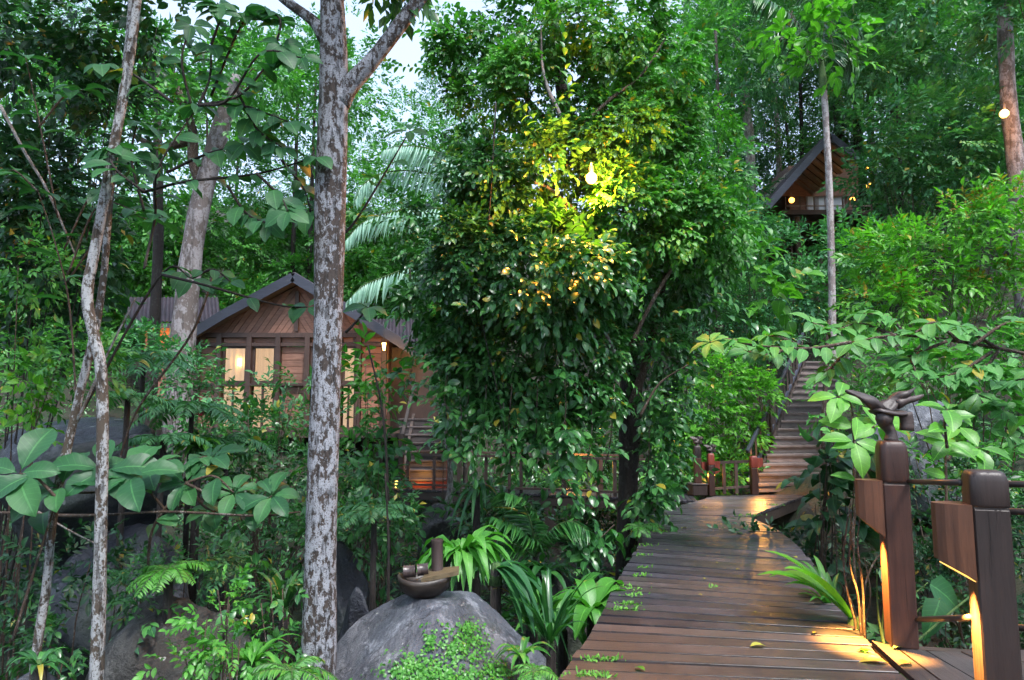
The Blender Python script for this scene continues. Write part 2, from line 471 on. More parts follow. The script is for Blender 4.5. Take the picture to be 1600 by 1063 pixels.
def tube_geo(pts, rad, sides=8, cap=True, lump=0.0, seed=0):
    P = np.asarray(pts, float); n = len(P)
    rad = np.interp(np.linspace(0, 1, n), np.linspace(0, 1, len(np.atleast_1d(rad))), np.atleast_1d(rad))
    T = nrm(np.gradient(P, axis=0))
    u = np.array((1., 0, 0)) if abs(T[0][0]) < .8 else np.array((0, 1., 0))
    V = np.zeros((n, sides, 3)); ang = np.linspace(0, 2 * np.pi, sides, endpoint=False)
    r2 = np.random.default_rng(seed + 5)
    k = r2.uniform(0, 6.28, 6)
    for i in range(n):
        u = nrm(u - T[i] * (u @ T[i])); w = np.cross(T[i], u)
        rr = rad[i] * (1 + lump * (np.sin(2 * ang + i * .37 + k[0]) * .5 + np.sin(3 * ang - i * .61 + k[1]) * .4 + np.sin(i * .8 + k[2]) * .5))
        V[i] = P[i] + rr[:, None] * (np.cos(ang)[:, None] * u + np.sin(ang)[:, None] * w)
    V = V.reshape(-1, 3); F = []
    for i in range(n - 1):
        for j in range(sides):
            a = i * sides + j; b = i * sides + (j + 1) % sides
            F.append((a, b, b + sides, a + sides))
    if cap: F += [tuple(range(sides))[::-1], tuple(range((n - 1) * sides, n * sides))]
    return V, F

# ------------------------------------------------------------------ leaves
def template(kind):
    """leaf of unit length along +y, unit width along x; returns verts, tris, across"""
    if kind == 'dia':
        V = [(0, 0, 0), (.5, .45, .08), (0, 1, -.10), (-.5, .45, .08)]
        return np.array(V), np.array([(0, 1, 2), (0, 2, 3)]), np.array([.3, 1, .3, 1])
    if kind == 'big':
        ts = np.linspace(0, 1, 10); V = []; A = []; F = []
        for i, t in enumerate(ts):
            w = .5 * (max(0.0, math.sin(math.pi * t ** 1.35)) ** .62) if 0 < t < 1 else .012
            z = .10 * math.sin(2.6 * t) - .22 * t * t
            for q in (-1, -.5, 0, .5, 1):
                V.append((q * w, t + .03 * abs(q) * (1 - t), z + .10 * abs(q) ** 1.3 * w * 2 * .8 + .018 * math.sin(i * 2.6 + (q > 0)) * abs(q))); A.append(abs(q))
        for i in range(9):
            for j in range(4):
                a = i * 5 + j; F += [(a, a + 1, a + 6), (a, a + 6, a + 5)]
        return np.array(V), np.array(F), np.array(A)
    prof = {'ell': (.0, .38, .50, .40, .0), 'obo': (.0, .24, .42, .50, .0), 'heart': (.12, .52, .46, .28, .0),
            'lance': (.0, .42, .46, .28, .0), 'strap': (.18, .40, .50, .46, .0), 'low': (.0, .5, .0)}[kind]
    ts = np.linspace(0, 1, len(prof))
    if kind == 'heart': ts = np.array((0, .12, .42, .72, 1))
    if kind == 'low': ts = np.array((0, .48, 1))
    droop = {'strap': .55, 'low': .14}.get(kind, .20)
    V = []; A = []
    for t, w in zip(ts, prof):
        z = .05 * math.sin(3 * t) - droop * t * t
        if w == 0: V.append((0, t, z)); A.append(0)
        else:
            V += [(-w, t - (.02 if kind == 'heart' else 0), z + .16 * w), (0, t, z), (w, t - (.02 if kind == 'heart' else 0), z + .16 * w)]; A += [1, 0, 1]
    rows = []; i = 0
    for w in prof:
        rows.append([i] if w == 0 else [i, i + 1, i + 2]); i += 1 if w == 0 else 3
    F = []
    for a, b in zip(rows[:-1], rows[1:]):
        if len(a) == 1: F += [(a[0], b[1], b[0]), (a[0], b[2], b[1])]
        elif len(b) == 1: F += [(a[0], a[1], b[0]), (a[1], a[2], b[0])]
        else:
            F += [(a[0], a[1], b[1]), (a[0], b[1], b[0]), (a[1], a[2], b[2]), (a[1], b[2], b[1])]
    return np.array(V), np.array(F), np.array(A, float)
TPL = {k: template(k) for k in ('dia', 'big', 'ell', 'obo', 'heart', 'lance', 'strap', 'low')}
def frames(axis, up):
    y = nrm(axis); x = np.cross(y, up); bad = np.linalg.norm(x, axis=1) < 1e-3
    x[bad] = np.array((1., 0, 0)); x = nrm(x); z = np.cross(x, y)
    return np.stack([x, y, z], 2)               # columns
class Leaves:
    def __init__(s): s.P = []; s.M = []; s.L = []; s.Wd = []; s.C = []
    def add(s, P, axis, up, length, width, clump=None):
        n = len(P); s.P.append(np.asarray(P, float)); s.M.append(frames(np.asarray(axis, float), np.asarray(up, float)))
        s.L.append(np.broadcast_to(length, n).astype(float)); s.Wd.append(np.broadcast_to(width, n).astype(float))
        s.C.append(np.broadcast_to(.5 if clump is None else clump, n).astype(float)); return s
    def cat(s):
        return np.vstack(s.P), np.vstack(s.M), np.hstack(s.L), np.hstack(s.Wd), np.hstack(s.C)
_single = {}
def single_leaf(kind, matname):
    key = (kind, matname)
    if key not in _single:
        V, F, A = TPL[kind]
        _single[key] = mesh_np('leaf', V, F, LEAF[matname], True, {'tint': np.zeros(len(V)), 'clump': np.full(len(V), .5), 'across': A, 'along': V[:, 1]})
    return _single[key]
def mat4(M, P, l, w):
    m = np.eye(4); m[:3, 0] = M[:, 0] * w; m[:3, 1] = M[:, 1] * l; m[:3, 2] = M[:, 2] * l; m[:3, 3] = P
    return Matrix([[float(v) for v in r] for r in m])
def build_leaves(lv, parent, matname, kind='low', parts=0, part_kind='ell', name='foliage', minpx=8.0):
    """the leaves that show largest become children of their own, the rest one joined part"""
    P, M, L, Wd, C = lv.cat()
    o0 = np.array(wloc(parent)); n = len(P)
    keep = np.ones(n, bool)
    if parts:
        mid = P + M[:, :, 1] * (L * .5)[:, None]
        x, y, d = project(mid)
        face = np.abs(np.einsum('ij,ij->i', nrm(mid - np.array((0, 0, EYE))), M[:, :, 2]))
        size = Wd * FPX / d * (.35 + face)
        inside = (x > 0) & (x < 1600) & (y > 0) & (y < 1063) & (size > minpx * .5)
        key = (x // 9).astype(int) * 1000 + (y // 9).astype(int)
        order = np.lexsort((d, key)); first = np.ones(n, bool); ks = key[order]
        first[1:] = ks[1:] != ks[:-1]
        vis = np.zeros(n, bool); vis[order[first]] = True
        cand = np.where(vis & inside)[0]
        cand = cand[np.argsort(-size[cand])][:parts]
        me = single_leaf(part_kind, matname)
        for i in cand:
            ob = bpy.data.objects.new('leaf', me); col.objects.link(ob); ob.parent = parent
            ob.matrix_local = mat4(M[i], P[i] - o0, L[i], Wd[i])
        keep[cand] = False
    if keep.any():
        V, F, A = TPL[kind]; k = len(V)
        P, M, L, Wd, C = P[keep], M[keep], L[keep], Wd[keep], C[keep]; n = len(P)
        S = np.stack([V[None, :, 0] * Wd[:, None], V[None, :, 1] * L[:, None], V[None, :, 2] * L[:, None]], 2)
        X = np.einsum('nij,nkj->nki', M, S) + (P - o0)[:, None, :]
        FF = (F[None] + (np.arange(n) * k)[:, None, None]).reshape(-1, 3)
        r2 = np.random.default_rng(n)
        me = mesh_np(name, X.reshape(-1, 3), FF, LEAF[matname], kind != 'dia',
                     {'tint': np.repeat(r2.random(n), k), 'clump': np.repeat(C, k), 'across': np.tile(A, n), 'along': np.tile(V[:, 1], n)})
        return tag(link(name, me, parent), kind='stuff')
def sphere_dirs(n, r): return nrm(r.normal(size=(n, 3)))
def sprays(lv, B, D, r, m=7, leaf=.1, ratio=.45, spread=.9, droop=.35, clump=None, flat=.7, twig=1.0, mode='pinnate'):
    """B base points (n,3), D directions (n,3): a short leafy twig at each"""
    n = len(B); D = nrm(D); up = np.array((0, 0, 1.))
    N = nrm(up * flat + D * .15 + r.normal(size=(n, 3)) * .35)
    S = nrm(np.cross(D, N))
    cl = clump if clump is not None else r.random(n)
    sz = r.uniform(.75, 1.25, n)
    for j in range(m):
        if mode == 'whorl':
            a = 2 * np.pi * j / m + r.uniform(-.3, .3, n); t = .25 + .1 * (j % 2)
            ax = nrm(S * np.sin(a)[:, None] + np.cross(S, N) * np.cos(a)[:, None] * .9 + D * .45 + N * .1)
        else:
            side = 1 if j % 2 else -1; t = (j + 1) / m
            ax = nrm(D * (.55 + .5 * t) + S * side * spread * (1.1 - .45 * t) + r.normal(size=(n, 3)) * .16) if j < m - 1 else D
        ax = nrm(ax - up * droop * r.uniform(.3, 1.2, n)[:, None])
        P = B + D * (leaf * twig * m * .32 * t * sz)[:, None] - up * (droop * leaf * t * t)
        l = leaf * sz * r.uniform(.75, 1.15, n)
        lv.add(P, ax, nrm(N + r.normal(size=(n, 3)) * .22), l, l * ratio * r.uniform(.85, 1.15, n), cl)
    return lv
def blob_points(c, rad, n, r, clumps=14, cr=.42, hollow=.55, upbias=.25):
    """points and outward directions on lumpy clumps that fill an ellipsoid"""
    c = np.asarray(c, float); rad = np.asarray(rad, float)
    d = sphere_dirs(clumps, r); d[:, 2] += upbias * .5; d = nrm(d)
    cc = d * (r.random(clumps) ** .4 * .72)[:, None]
    crr = cr * r.uniform(.65, 1.3, clumps)
    w = crr ** 2; k = r.choice(clumps, n, p=w / w.sum())
    e = sphere_dirs(n, r); e = nrm(e + d[k] * .55 + np.array((0, 0, upbias)))
    q = cc[k] + e * (crr[k] * r.uniform(hollow, 1.0, n))[:, None]
    return c + q * rad, nrm(e * rad.mean() / rad + d[k] * .3), (k * .37 + .13) % 1.0, c + cc * rad

# ================================================================== SETTING: terrain
def terrain():
    xs = np.unique(np.concatenate([np.linspace(-400, -40, 19), np.linspace(-40, 45, 213), np.linspace(45, 400, 19)]))
    ys = np.unique(np.concatenate([np.linspace(-60, -4, 15), np.linspace(-4, 60, 200), np.linspace(60, 500, 25)]))
    X, Y = np.meshgrid(xs, ys); Z = ground(X, Y)
    V = np.stack([X, Y, Z], 2).reshape(-1, 3); nx = len(xs)
    i, j = np.meshgrid(np.arange(nx - 1), np.arange(len(ys) - 1)); a = (j * nx + i).ravel()
    F = np.stack([a, a + 1, a + 1 + nx, a + nx], 1)
    tag(link('ground', mesh_np('ground', V, F, SOIL, True)), 'dark forest soil sloping up from the ravine', kind='structure')
terrain()

# ================================================================== boardwalk
def interp_pairs(pairs, step):
    """walk along matching left/right edge points; yields left/right points every `step` metres"""
    Lp = catmull([p[0] for p in pairs], 400); Rp = catmull([p[1] for p in pairs], 400)
    mid = (Lp + Rp) / 2
    s = np.concatenate([[0], np.cumsum(np.linalg.norm(np.diff(mid, axis=0), axis=1))])
    k = int(s[-1] / step); u = np.linspace(0, s[-1], k + 1)
    f = lambda A: np.stack([np.interp(u, s, A[:, i]) for i in range(3)], 1)
    return f(Lp), f(Rp)
def plank_mesh(a0, a1, b1, b0, th, bev, ztop=0.0):
    """plank with top corners a0,a1 (left, near/far) and b0,b1 (right)"""
    c = (a0 + a1 + b0 + b1) / 4
    top = np.array([a0, b0, b1, a1]) - c; top[:, 2] = 0
    ins = top * (1 - np.array([bev / np.maximum(np.abs(top).max(0)[0], .05), bev / np.maximum(np.abs(top).max(0)[1], .02), 0]))
    V = np.vstack([ins, top - (0, 0, bev), top - (0, 0, th)])
    F = [(0, 1, 2, 3), (8, 11, 10, 9)]
    for i in range(4):
        j = (i + 1) % 4; F += [(4 + i, 4 + j, j, i), (8 + i, 8 + j, 4 + j, 4 + i)]
    return c, V, F
def planks(parent, Lp, Rp, mat, gap=.026, th=.035, jit=.012, zj=.003, seed=0, name='plank'):
    r = np.random.default_rng(seed); o0 = np.array(wloc(parent))
    for i in range(len(Lp) - 1):
        d0 = nrm(Lp[i + 1] - Lp[i]); d1 = nrm(Rp[i + 1] - Rp[i]); x = nrm(Rp[i] - Lp[i])
        e0, e1 = r.uniform(-jit, jit, 2); g = gap * r.uniform(.5, 1.5)
        a0 = Lp[i] + d0 * g / 2 - x * e0; a1 = Lp[i + 1] - d0 * g / 2 - x * e0
        b0 = Rp[i] + d1 * g / 2 + x * e1; b1 = Rp[i + 1] - d1 * g / 2 + x * e1
        c, V, F = plank_mesh(a0, a1, b1, b0, th * r.uniform(.9, 1.1), .004)
        ang = math.atan2(x[1], x[0]); ca, sa = math.cos(-ang), math.sin(-ang)
        V = V @ np.array([[ca, -sa, 0], [sa, ca, 0], [0, 0, 1]]).T
        me = bpy.data.meshes.new(name); me.from_pydata([tuple(v) for v in V], [], F); me.materials.append(mat(i, r) if callable(mat) else mat); me.update()
        o = link(name, me, parent); o.location = c - o0 + np.array((0, 0, r.uniform(-zj, zj)))
        o.rotation_euler = (r.normal() * .002, r.normal() * .002, ang)
px_pairs = [((872, 1061), (1446, 1088)), ((929, 977), (1354, 1001)), ((975, 889), (1289, 911)), ((997, 852), (1262, 870)),
            ((1004, 822), (1222, 832)), ((1014, 803), (1170, 807))]
pairs = [(G(*a), G(*b)) for a, b in px_pairs]
d0 = nrm(pairs[0][0] - pairs[1][0]); d1 = nrm(pairs[0][1] - pairs[1][1])
pairs = [(pairs[0][0] + d0 * 4.2, pairs[0][1] + d1 * 4.2 + (.25, 0, 0))] + pairs
bw = thing('boardwalk', 'wet dark plank boardwalk curving towards the hillside stairs', 'boardwalk', G(1100, 940))
Lp, Rp = interp_pairs(pairs, .172)
planks(bw, Lp, Rp, lambda i, r: WOOD['deck2'] if Lp[i][1] + r.normal() * .8 < 5.0 else WOOD['deck'], seed=3)
plat = [(G(1014, 802.4), G(1171, 806.4)), (G(1046, 793), G(1200, 796)), (G(1076, 786), G(1227, 786)), (G(1098, 780), G(1246, 779)), (G(1118, 774.5), G(1262, 772))]
Lq, Rq = interp_pairs(plat, .165)
planks(bw, Lq, Rq, WOOD['deck'], seed=4)
for off, E, Q in ((-.02, Lp, Lq), (.02, Rp, Rq)):            # edge joists and a middle bearer under the planks
    for A in (E, Q):
        m = MB(); idx = list(range(0, len(A), 4)) + [len(A) - 1]
        for a, b in zip(idx[:-1], idx[1:]):
            if np.linalg.norm(A[b] - A[a]) > .05: m.bar(A[a] - (3 * off, 0, .12), A[b] - (3 * off, 0, .12), .07, .15)
        m.build('joist', WOOD['beam'], bw)
for k in (10, 24, 38, 50):
    for E in (Lp, Rp):
        if k < len(E):
            p = E[k] + (.10 if E is Lp else -.10, 0, 0); g = float(ground(p[0], p[1]))
            MB().bar((p[0], p[1], g - .2), (p[0], p[1], -.2), .12, .12).build('pile', WOOD['beam'], bw)
    if k < len(Lp): MB().bar(Lp[k] - (0, 0, .27), Rp[k] - (0, 0, .27), .1, .13).build('bearer', WOOD['beam'], bw)

# landing beside the boardwalk that carries the lamp posts: boards that run along the path
ld = thing('side_landing', 'narrow wooden landing of lengthwise boards under the lamp posts', 'landing', G(1460, 1045))
def zdown(p, z): return np.array((p[0], p[1], z))
edge = [(G(1360, 1000), G(1452, 1084)), (G(1398, 1010), G(1502, 1088)), (G(1447, 1017), G(1572, 1090)), (G(1500, 1018), G(1650, 1088)), (G(1552, 1017), G(1730, 1084)), (G(1606, 1015), G(1805, 1080))]
for i in range(5):
    a, b = edge[i]; c, d = edge[i + 1]
    e = nrm(b - a) * 1.4; f = nrm(d - c) * 1.4
    sft = nrm(c - a) * .006
    cc, V, F = plank_mesh(b + e + sft, a + sft, c - sft, d + f - sft, .035, .004)
    x = nrm(a - b); ang = math.atan2(x[1], x[0]); ca, sa = math.cos(-ang), math.sin(-ang)
    V = V @ np.array([[ca, -sa, 0], [sa, ca, 0], [0, 0, 1]]).T
    me = bpy.data.meshes.new('plank'); me.from_pydata([tuple(v) for v in V], [], F); me.materials.append(WOOD['deck2']); me.update()
    o = link('plank', me, ld); o.location = cc - np.array(wloc(ld)) + (0, 0, .002 * (i % 2)); o.rotation_euler = (0, 0, ang)
MB().bar(G(1362, 1001) + (0, .04, -.11), G(1606, 1016) + (0, .04, -.11), .07, .14).build('joist', WOOD['beam'], ld)
for q in (G(1385, 1012), G(1600, 1024)):
    MB().bar((q[0], q[1], float(ground(q[0], q[1])) - .2), (q[0], q[1], -.18), .12, .12).build('pile', WOOD['beam'], ld)

# ------------------------------------------------------------------ lamp posts
def rot_z(a): c, s = math.cos(a), math.sin(a); return np.array([[c, -s, 0], [s, c, 0], [0, 0, 1]])
def point_light(name, loc, energy, color, parent=None, size=.03):
    d = bpy.data.lights.new(name, 'POINT'); d.energy = energy; d.color = color; d.shadow_soft_size = size
    o = bpy.data.objects.new(name, d); col.objects.link(o)
    if parent is not None: o.parent = parent; loc = np.array(loc) - np.array(wloc(parent))
    o.location = tuple(float(v) for v in loc); return o
WARM = (1.0, .43, .08)
def lamp_post(base, h, w, rz, label, mat, cap_mat, cap_h, box_z0, box_z1, side=-1, energy=6, slant=.09, box_d=.15, box_mat=None, rounded=.035, group=None, spot=False, glow=-.012):
    t = thing('lamp_post', label, 'lamp post', base, group)
    Rz = rot_z(rz); B = np.array(base, float)
    at = lambda x, y, z: B + Rz @ np.array((x, y, z))
    neck = h - cap_h
    MB().box(at(0, 0, neck / 2), (w * .94, w * .94, neck), Rz, .008).build('post', mat, t)
    V, F = [], []; secs = [(.88, 0), (.97, .03), (1.0, .08), (1.0, .72), (.97, .86), (.90, .95), (.76, 1.0), (.40, 1.01)]
    for k, (sc, zz) in enumerate(secs):
        for a in np.linspace(0, 2 * np.pi, 24, endpoint=False):
            e = 10 if zz < .75 else 6; ca, sa = math.cos(a), math.sin(a); rr = (abs(ca) ** e + abs(sa) ** e) ** (-1 / e)
            V.append(at(w / 2 * sc * rr * ca, w / 2 * sc * rr * sa, neck + .004 + cap_h * zz))
        if k: F += [((k - 1) * 24 + i, (k - 1) * 24 + (i + 1) % 24, k * 24 + (i + 1) % 24, k * 24 + i) for i in range(24)]
    F += [tuple(range(24))[::-1], tuple(range(len(V) - 24, len(V)))]
    MB().add(V, F).build('cap', cap_mat, t, True)
    MB().box(at(0, 0, neck + .002), (w * .9, w * .9, .012), Rz).build('groove', WOOD['beam'], t)
    # half-round wooden hood on the side face, cut off at a slant, open below
    X0 = side * w * .47 + side * .003
    n = 9; ang = np.linspace(-math.pi / 2, math.pi / 2, n)
    out = [(X0 + side * box_d * math.cos(a), w * .47 * math.sin(a)) for a in ang]
    inn = [(X0 + side * (box_d - .022) * math.cos(a), (w * .47 - .02) * math.sin(a)) for a in ang]
    def zb(x): return box_z0 + slant * abs(x - X0) / box_d
    V = [at(x, y, zb(x)) for x, y in out] + [at(x, y, box_z1) for x, y in out] + [at(x, y, zb(x)) for x, y in inn] + [at(x, y, box_z1 - .02) for x, y in inn]
    F = []
    for i in range(n - 1):
        F += [(i, i + 1, n + i + 1, n + i), (2 * n + i + 1, 2 * n + i, 3 * n + i, 3 * n + i + 1), (i + 1, i, 2 * n + i, 2 * n + i + 1)]
    F += [tuple(range(n, 2 * n)), tuple(range(3 * n, 4 * n))[::-1], (0, n, 3 * n, 2 * n), (n - 1, 3 * n - 1, 4 * n - 1, 2 * n - 1)]
    MB().add(V, F).build('hood', box_mat or WOOD['box'], t)
    # the tube inside the hood
    zt = box_z0 + slant * .5 + .035
    bl = MB().tube([at(X0 + side * box_d * .42, -w * .25, zt), at(X0 + side * box_d * .42, w * .25, zt)], .012, 8)
    bl.build('bulb', TUBE, t)
    rim_glow = [at(x, y, zb(x) - glow) for x, y in inn]
    MB().prism(rim_glow, (0, 0, .004)).build('rim_glow_plate', TUBE, t)  # added glowing plate standing in for the lit rim of the hood
    lo = point_light('bulb_light', at(X0 + side * box_d * .40, 0, box_z0 + slant * .4 - .03 - max(0, glow)), energy, WARM, t, .02)
    if spot:
        d = bpy.data.lights.new('bulb_light', 'SPOT'); d.energy = energy; d.color = WARM; d.shadow_soft_size = .03; d.spot_size = R(66); d.spot_blend = .7
        lo.data = d
    return t, at
def driftwood_ornament(foot, s, label):
    """gnarled root on a post: a bent stem, a flat cap, two raised arms and a hanging stub"""
    t = thing('driftwood_ornament', label, 'ornament', foot)
    F0 = np.array(foot, float)
    q = lambda x, z, y=0: F0 + s * np.array((x, y, z))
    MB().tube(catmull([q(.02, 0), q(.03, .10), q(-.01, .19, .02), q(-.04, .26), q(-.04, .31)], 12), [.042, .036, .046, .06, .05], 10, True, .16, 1).build('stem', WOOD['drift'], t, True)
    m = MB(); n = 18; ring = []
    for k, (rr, zz) in enumerate(((.02, .345), (.75, .338), (1, .315), (.92, .295), (.02, .285))):
        for a in np.linspace(0, 2 * np.pi, n, endpoint=False):
            rx = (.21 + .03 * math.sin(3 * a + 1)) * rr; ry = (.13 + .02 * math.cos(2 * a)) * rr
            ring.append(q(.02 + rx * math.cos(a), zz + .012 * math.sin(2 * a + 1) - .05 * rr * math.cos(a) * .4, ry * math.sin(a)))
    Fc = [(k * n + i, k * n + (i + 1) % n, (k + 1) * n + (i + 1) % n, (k + 1) * n + i) for k in range(4) for i in range(n)]
    m.add(ring, Fc).build('flat_cap', WOOD['drift'], t, True)
    MB().tube(catmull([q(-.08, .32), q(-.15, .41, .02), q(-.25, .47), q(-.37, .52, -.02), q(-.44, .55)], 12), [.045, .038, .030, .020, .005], 11, True, .55, 2).build('arm', WOOD['drift'], t, True)
    MB().tube(catmull([q(-.02, .33), q(.04, .40), q(.12, .47, .03), q(.22, .51), q(.33, .58, .02)], 12), [.04, .042, .038, .026, .006], 11, True, .55, 3).build('arm', WOOD['drift'], t, True)
    MB().tube(catmull([q(.10, .40), q(.20, .44), q(.31, .46), q(.40, .50)], 9), [.035, .032, .022, .006], 8, True, .2, 7).build('arm', WOOD['drift'], t, True)
    MB().tube(catmull([q(.19, .31), q(.20, .22), q(.195, .12)], 6), [.045, .042, .040], 9, True, .08, 4).build('stub', WOOD['drift'], t, True)
    return t
p1 = G(1412, 1010); p1[1] += .02
H1 = W(1393, 690, p1[1])[2]
t1, _ = lamp_post(p1, H1, .168, R(-13), 'reddish brown lamp post with hood lamp, carrying a driftwood ornament', WOOD['post'], WOOD['post'], .27, W(1385, 838, p1[1])[2], W(1385, 755, p1[1])[2] + .02, energy=340, slant=.13, box_d=.15, spot=True)
driftwood_ornament((W(1389, 690, p1[1])[0], p1[1], H1 - .004), .62, 'gnarled dark driftwood ornament with raised arms on lamp post')
Y2 = 3.25; p2x = W(1548, 900, Y2)[0]
H2 = W(1533, 737, Y2)[2]
t2, _ = lamp_post((p2x, Y2, 0.002), H2, .158, R(-17), 'near black lamp post with glowing slanted hood and rounded block cap', WOOD['black'], WOOD['black'], .165, W(1520, 905, Y2)[2], W(1515, 795, Y2)[2] + .02, energy=420, slant=.085, box_d=.15, spot=True, glow=.010)
# rails between and beyond the posts
rl = thing('landing_railing', 'thin dark horizontal rails running between the two big lamp posts', 'railing', (p1[0], p1[1], 0))
rail_r = lambda a, b, r=.016: MB().tube([a, b], r, 8).build('rail', RAILPIPE, rl, True)
e1 = np.array((p1[0] + .085, p1[1] - .02, 0)); e2 = np.array((p2x - .06, Y2 + .075, 0)); e3 = np.array((p2x + 1.3, Y2 - .30, 0)); e2b = np.array((p2x + .085, Y2 + .02, 0))
z1 = W(1430, 752, p1[1])[2]; z2 = W(1500, 757, Y2)[2]
zA = (z1 + z2) / 2
for a, b, zz in ((e1, e2, (z1, z2)), (e1, e2, (W(1430, 967, p1[1])[2], W(1505, 973, Y2)[2])), (e2b, e3, (z2, z2 + .01)), (e2b, e3, (W(1563, 800, Y2)[2],) * 2), (e2b, e3, (W(1563, 982, Y2)[2],) * 2)):
    rail_r(a + (0, 0, zz[0]), b + (0, 0, zz[1]))
# far lamp posts by the bend
def far_post(px, pyb, pyt, label, side, wpx, cap_mat, boxpx, energy, rz=0, cap_px=18):
    b = G(px, pyb); Y = b[1]; h = W(px, pyt, Y)[2]
    return lamp_post(b, h, wpx / ppm(Y), rz, label, WOOD['post'], cap_mat, cap_px / ppm(Y), W(px, boxpx[1], Y)[2], W(px, boxpx[0], Y)[2], side, energy, .05, .11, WOOD['red'], .02), b, h, Y
f1, b1, h1, Y1 = far_post(1091, 774, 697, 'dark lamp post with red hood standing on a square stump', 1, 11, WOOD['black'], (722, 742), .8)
f2, b2, h2, Yf2 = far_post(1112, 775, 709, 'reddish lamp post with red hood beside the walkway bend', 1, 10, WOOD['red'], (721, 741), 1.2)
f3, b3, h3, Yf3 = far_post(1179, 773, 713, 'short lamp post glowing at the foot of the stairs', 1, 11, WOOD['red'], (716, 731), 14.0)
st = thing('post_stump', 'dark squared timber stump under a lamp post', 'stump', (b1[0], b1[1] - .03, 0))
MB().box((b1[0] - .02, b1[1] - .03, .10), (.28, .26, .19), rot_z(.15), .015).build('block', WOOD['black'], st)
MB().box((b1[0] - .02, b1[1] - .03, .205), (.30, .28, .02), rot_z(.15), .005).build('top_board', WOOD['deck2'], st)
driftwood_ornament((b1[0], b1[1], h1 - .004), .30, 'small mushroom-like driftwood ornament on the stump lamp post')
driftwood_ornament((b2[0], b2[1], h2 - .004), .28, 'small driftwood ornament on the reddish lamp post by the bend')

# ------------------------------------------------------------------ rail beside the landing of the stairs
rb = thing('bend_railing', 'low wooden rail with thin balusters between the far lamp posts', 'railing', b2)
Yr = (Yf2 + Yf3) / 2
ra, rc = np.array(b2) + (.06, .05, 0), np.array(b3) + (-.06, .05, 0)
za, zc = W(1120, 723, Yr)[2], W(1175, 722, Yr)[2]
MB().bar(ra + (0, 0, za), rc + (0, 0, zc), .05, .045).build('rail', WOOD['rail'], rb)
MB().bar(ra + (0, 0, .12), rc + (0, 0, .14), .04, .04).build('rail', WOOD['rail'], rb)
for k in (.28, .62):
    p = ra * (1 - k) + rc * k
    MB().box(p + (0, 0, za / 2), (.055, .05, za - .04)).build('baluster', WOOD['rail'], rb)

# ------------------------------------------------------------------ hillside stairs
hs = thing('hillside_stairs', 'long weathered wooden staircase climbing the slope beyond the boardwalk', 'stairs', G(1215, 772))
S0l, S0r = G(1179, 770, .0), G(1282, 768, .0)
Yt = 17.6
S1l, S1r = W(1262, 566, Yt), W(1322, 566, Yt)
zt = S1l[2]; NS = 17
for i in range(NS):
    t0, t1_ = i / NS, (i + 1) / NS
    f = lambda t: ((S0l * (1 - t) + S1l * t), (S0r * (1 - t) + S1r * t))
    (a, b), (c, d) = f(t0), f(t1_)
    z = zt * (i + 1) / NS; zp = zt * i / NS
    cc, V, F = plank_mesh(a - (0, .03, 0), c, d, b - (0, .03, 0), .045, .006)
    o = MB().add(V + np.array((cc[0], cc[1], z)), F).build('tread', WOOD['stair'], hs)
    m = MB().bar(np.array((a[0], a[1] + .02, (z + zp) / 2 - .02)), np.array((b[0], b[1] + .02, (z + zp) / 2 - .02)), .03, z - zp - .05)
    m.build('riser', WOOD['stair'], hs)
for A, B, sx in ((S0l, S1l, -1), (S0r, S1r, 1)):
    a = np.array((A[0] + sx * .04, A[1] - .02, -.05)); b = np.array((B[0] + sx * .04, B[1], zt - .08))
    MB().bar(a, b, .06, .24).build('stringer', WOOD['beam'], hs)
top_l = S1l; top_r = S1r
# handrails: left one from (1183,705) up; a post each ~1.2 m
for A, B, sx in ((S0l, S1l, -1), (S0r, S1r, 1)):
    hr = thing('stair_handrail', ('blue-grey stair handrail with balusters beside the dense light green bush' if sx < 0 else 'stair handrail half hidden behind the dark glossy leaves'), 'handrail', (A[0] + sx * .08, A[1], 0))
    a = np.array((A[0] + sx * .09, A[1] + .05, 0.)); b = np.array((B[0] + sx * .09, B[1], zt))
    hh = .74
    MB().bar(a + (0, 0, hh), b + (0, 0, hh), .06, .075, .01).build('top_rail', WOOD['fascia'], hr)
    MB().bar(a + (0, 0, .18), b + (0, 0, .18), .05, .06).build('lower_rail', WOOD['fascia'], hr)
    for k in np.linspace(.04, .97, 15):
        p = a * (1 - k) + b * k
        main = int(round(k * 14)) % 5 == 0
        MB().box(p + (0, 0, hh / 2 - .02), (.07 if main else .035,) * 2 + (hh,)).build('baluster', WOOD['rail'], hr)
lnd = thing('stair_landing', 'small wooden landing at the head of the hillside stairs', 'landing', ((S1l[0] + S1r[0]) / 2, Yt + .6, zt))
planks(lnd, np.stack([S1l * (1 - t) + (S1l + (.3, 1.6, 0)) * t for t in np.linspace(0, 1, 9)]), np.stack([S1r * (1 - t) + (S1r + (.3, 1.6, 0)) * t for t in np.linspace(0, 1, 9)]), WOOD['stair'], seed=8)
for px_ in (S1l, S1r):
    MB().bar((px_[0] + .2, Yt + .8, float(ground(px_[0], Yt + .8)) - .2), (px_[0] + .2, Yt + .8, zt - .03), .12, .12).build('pile', WOOD['beam'], lnd)

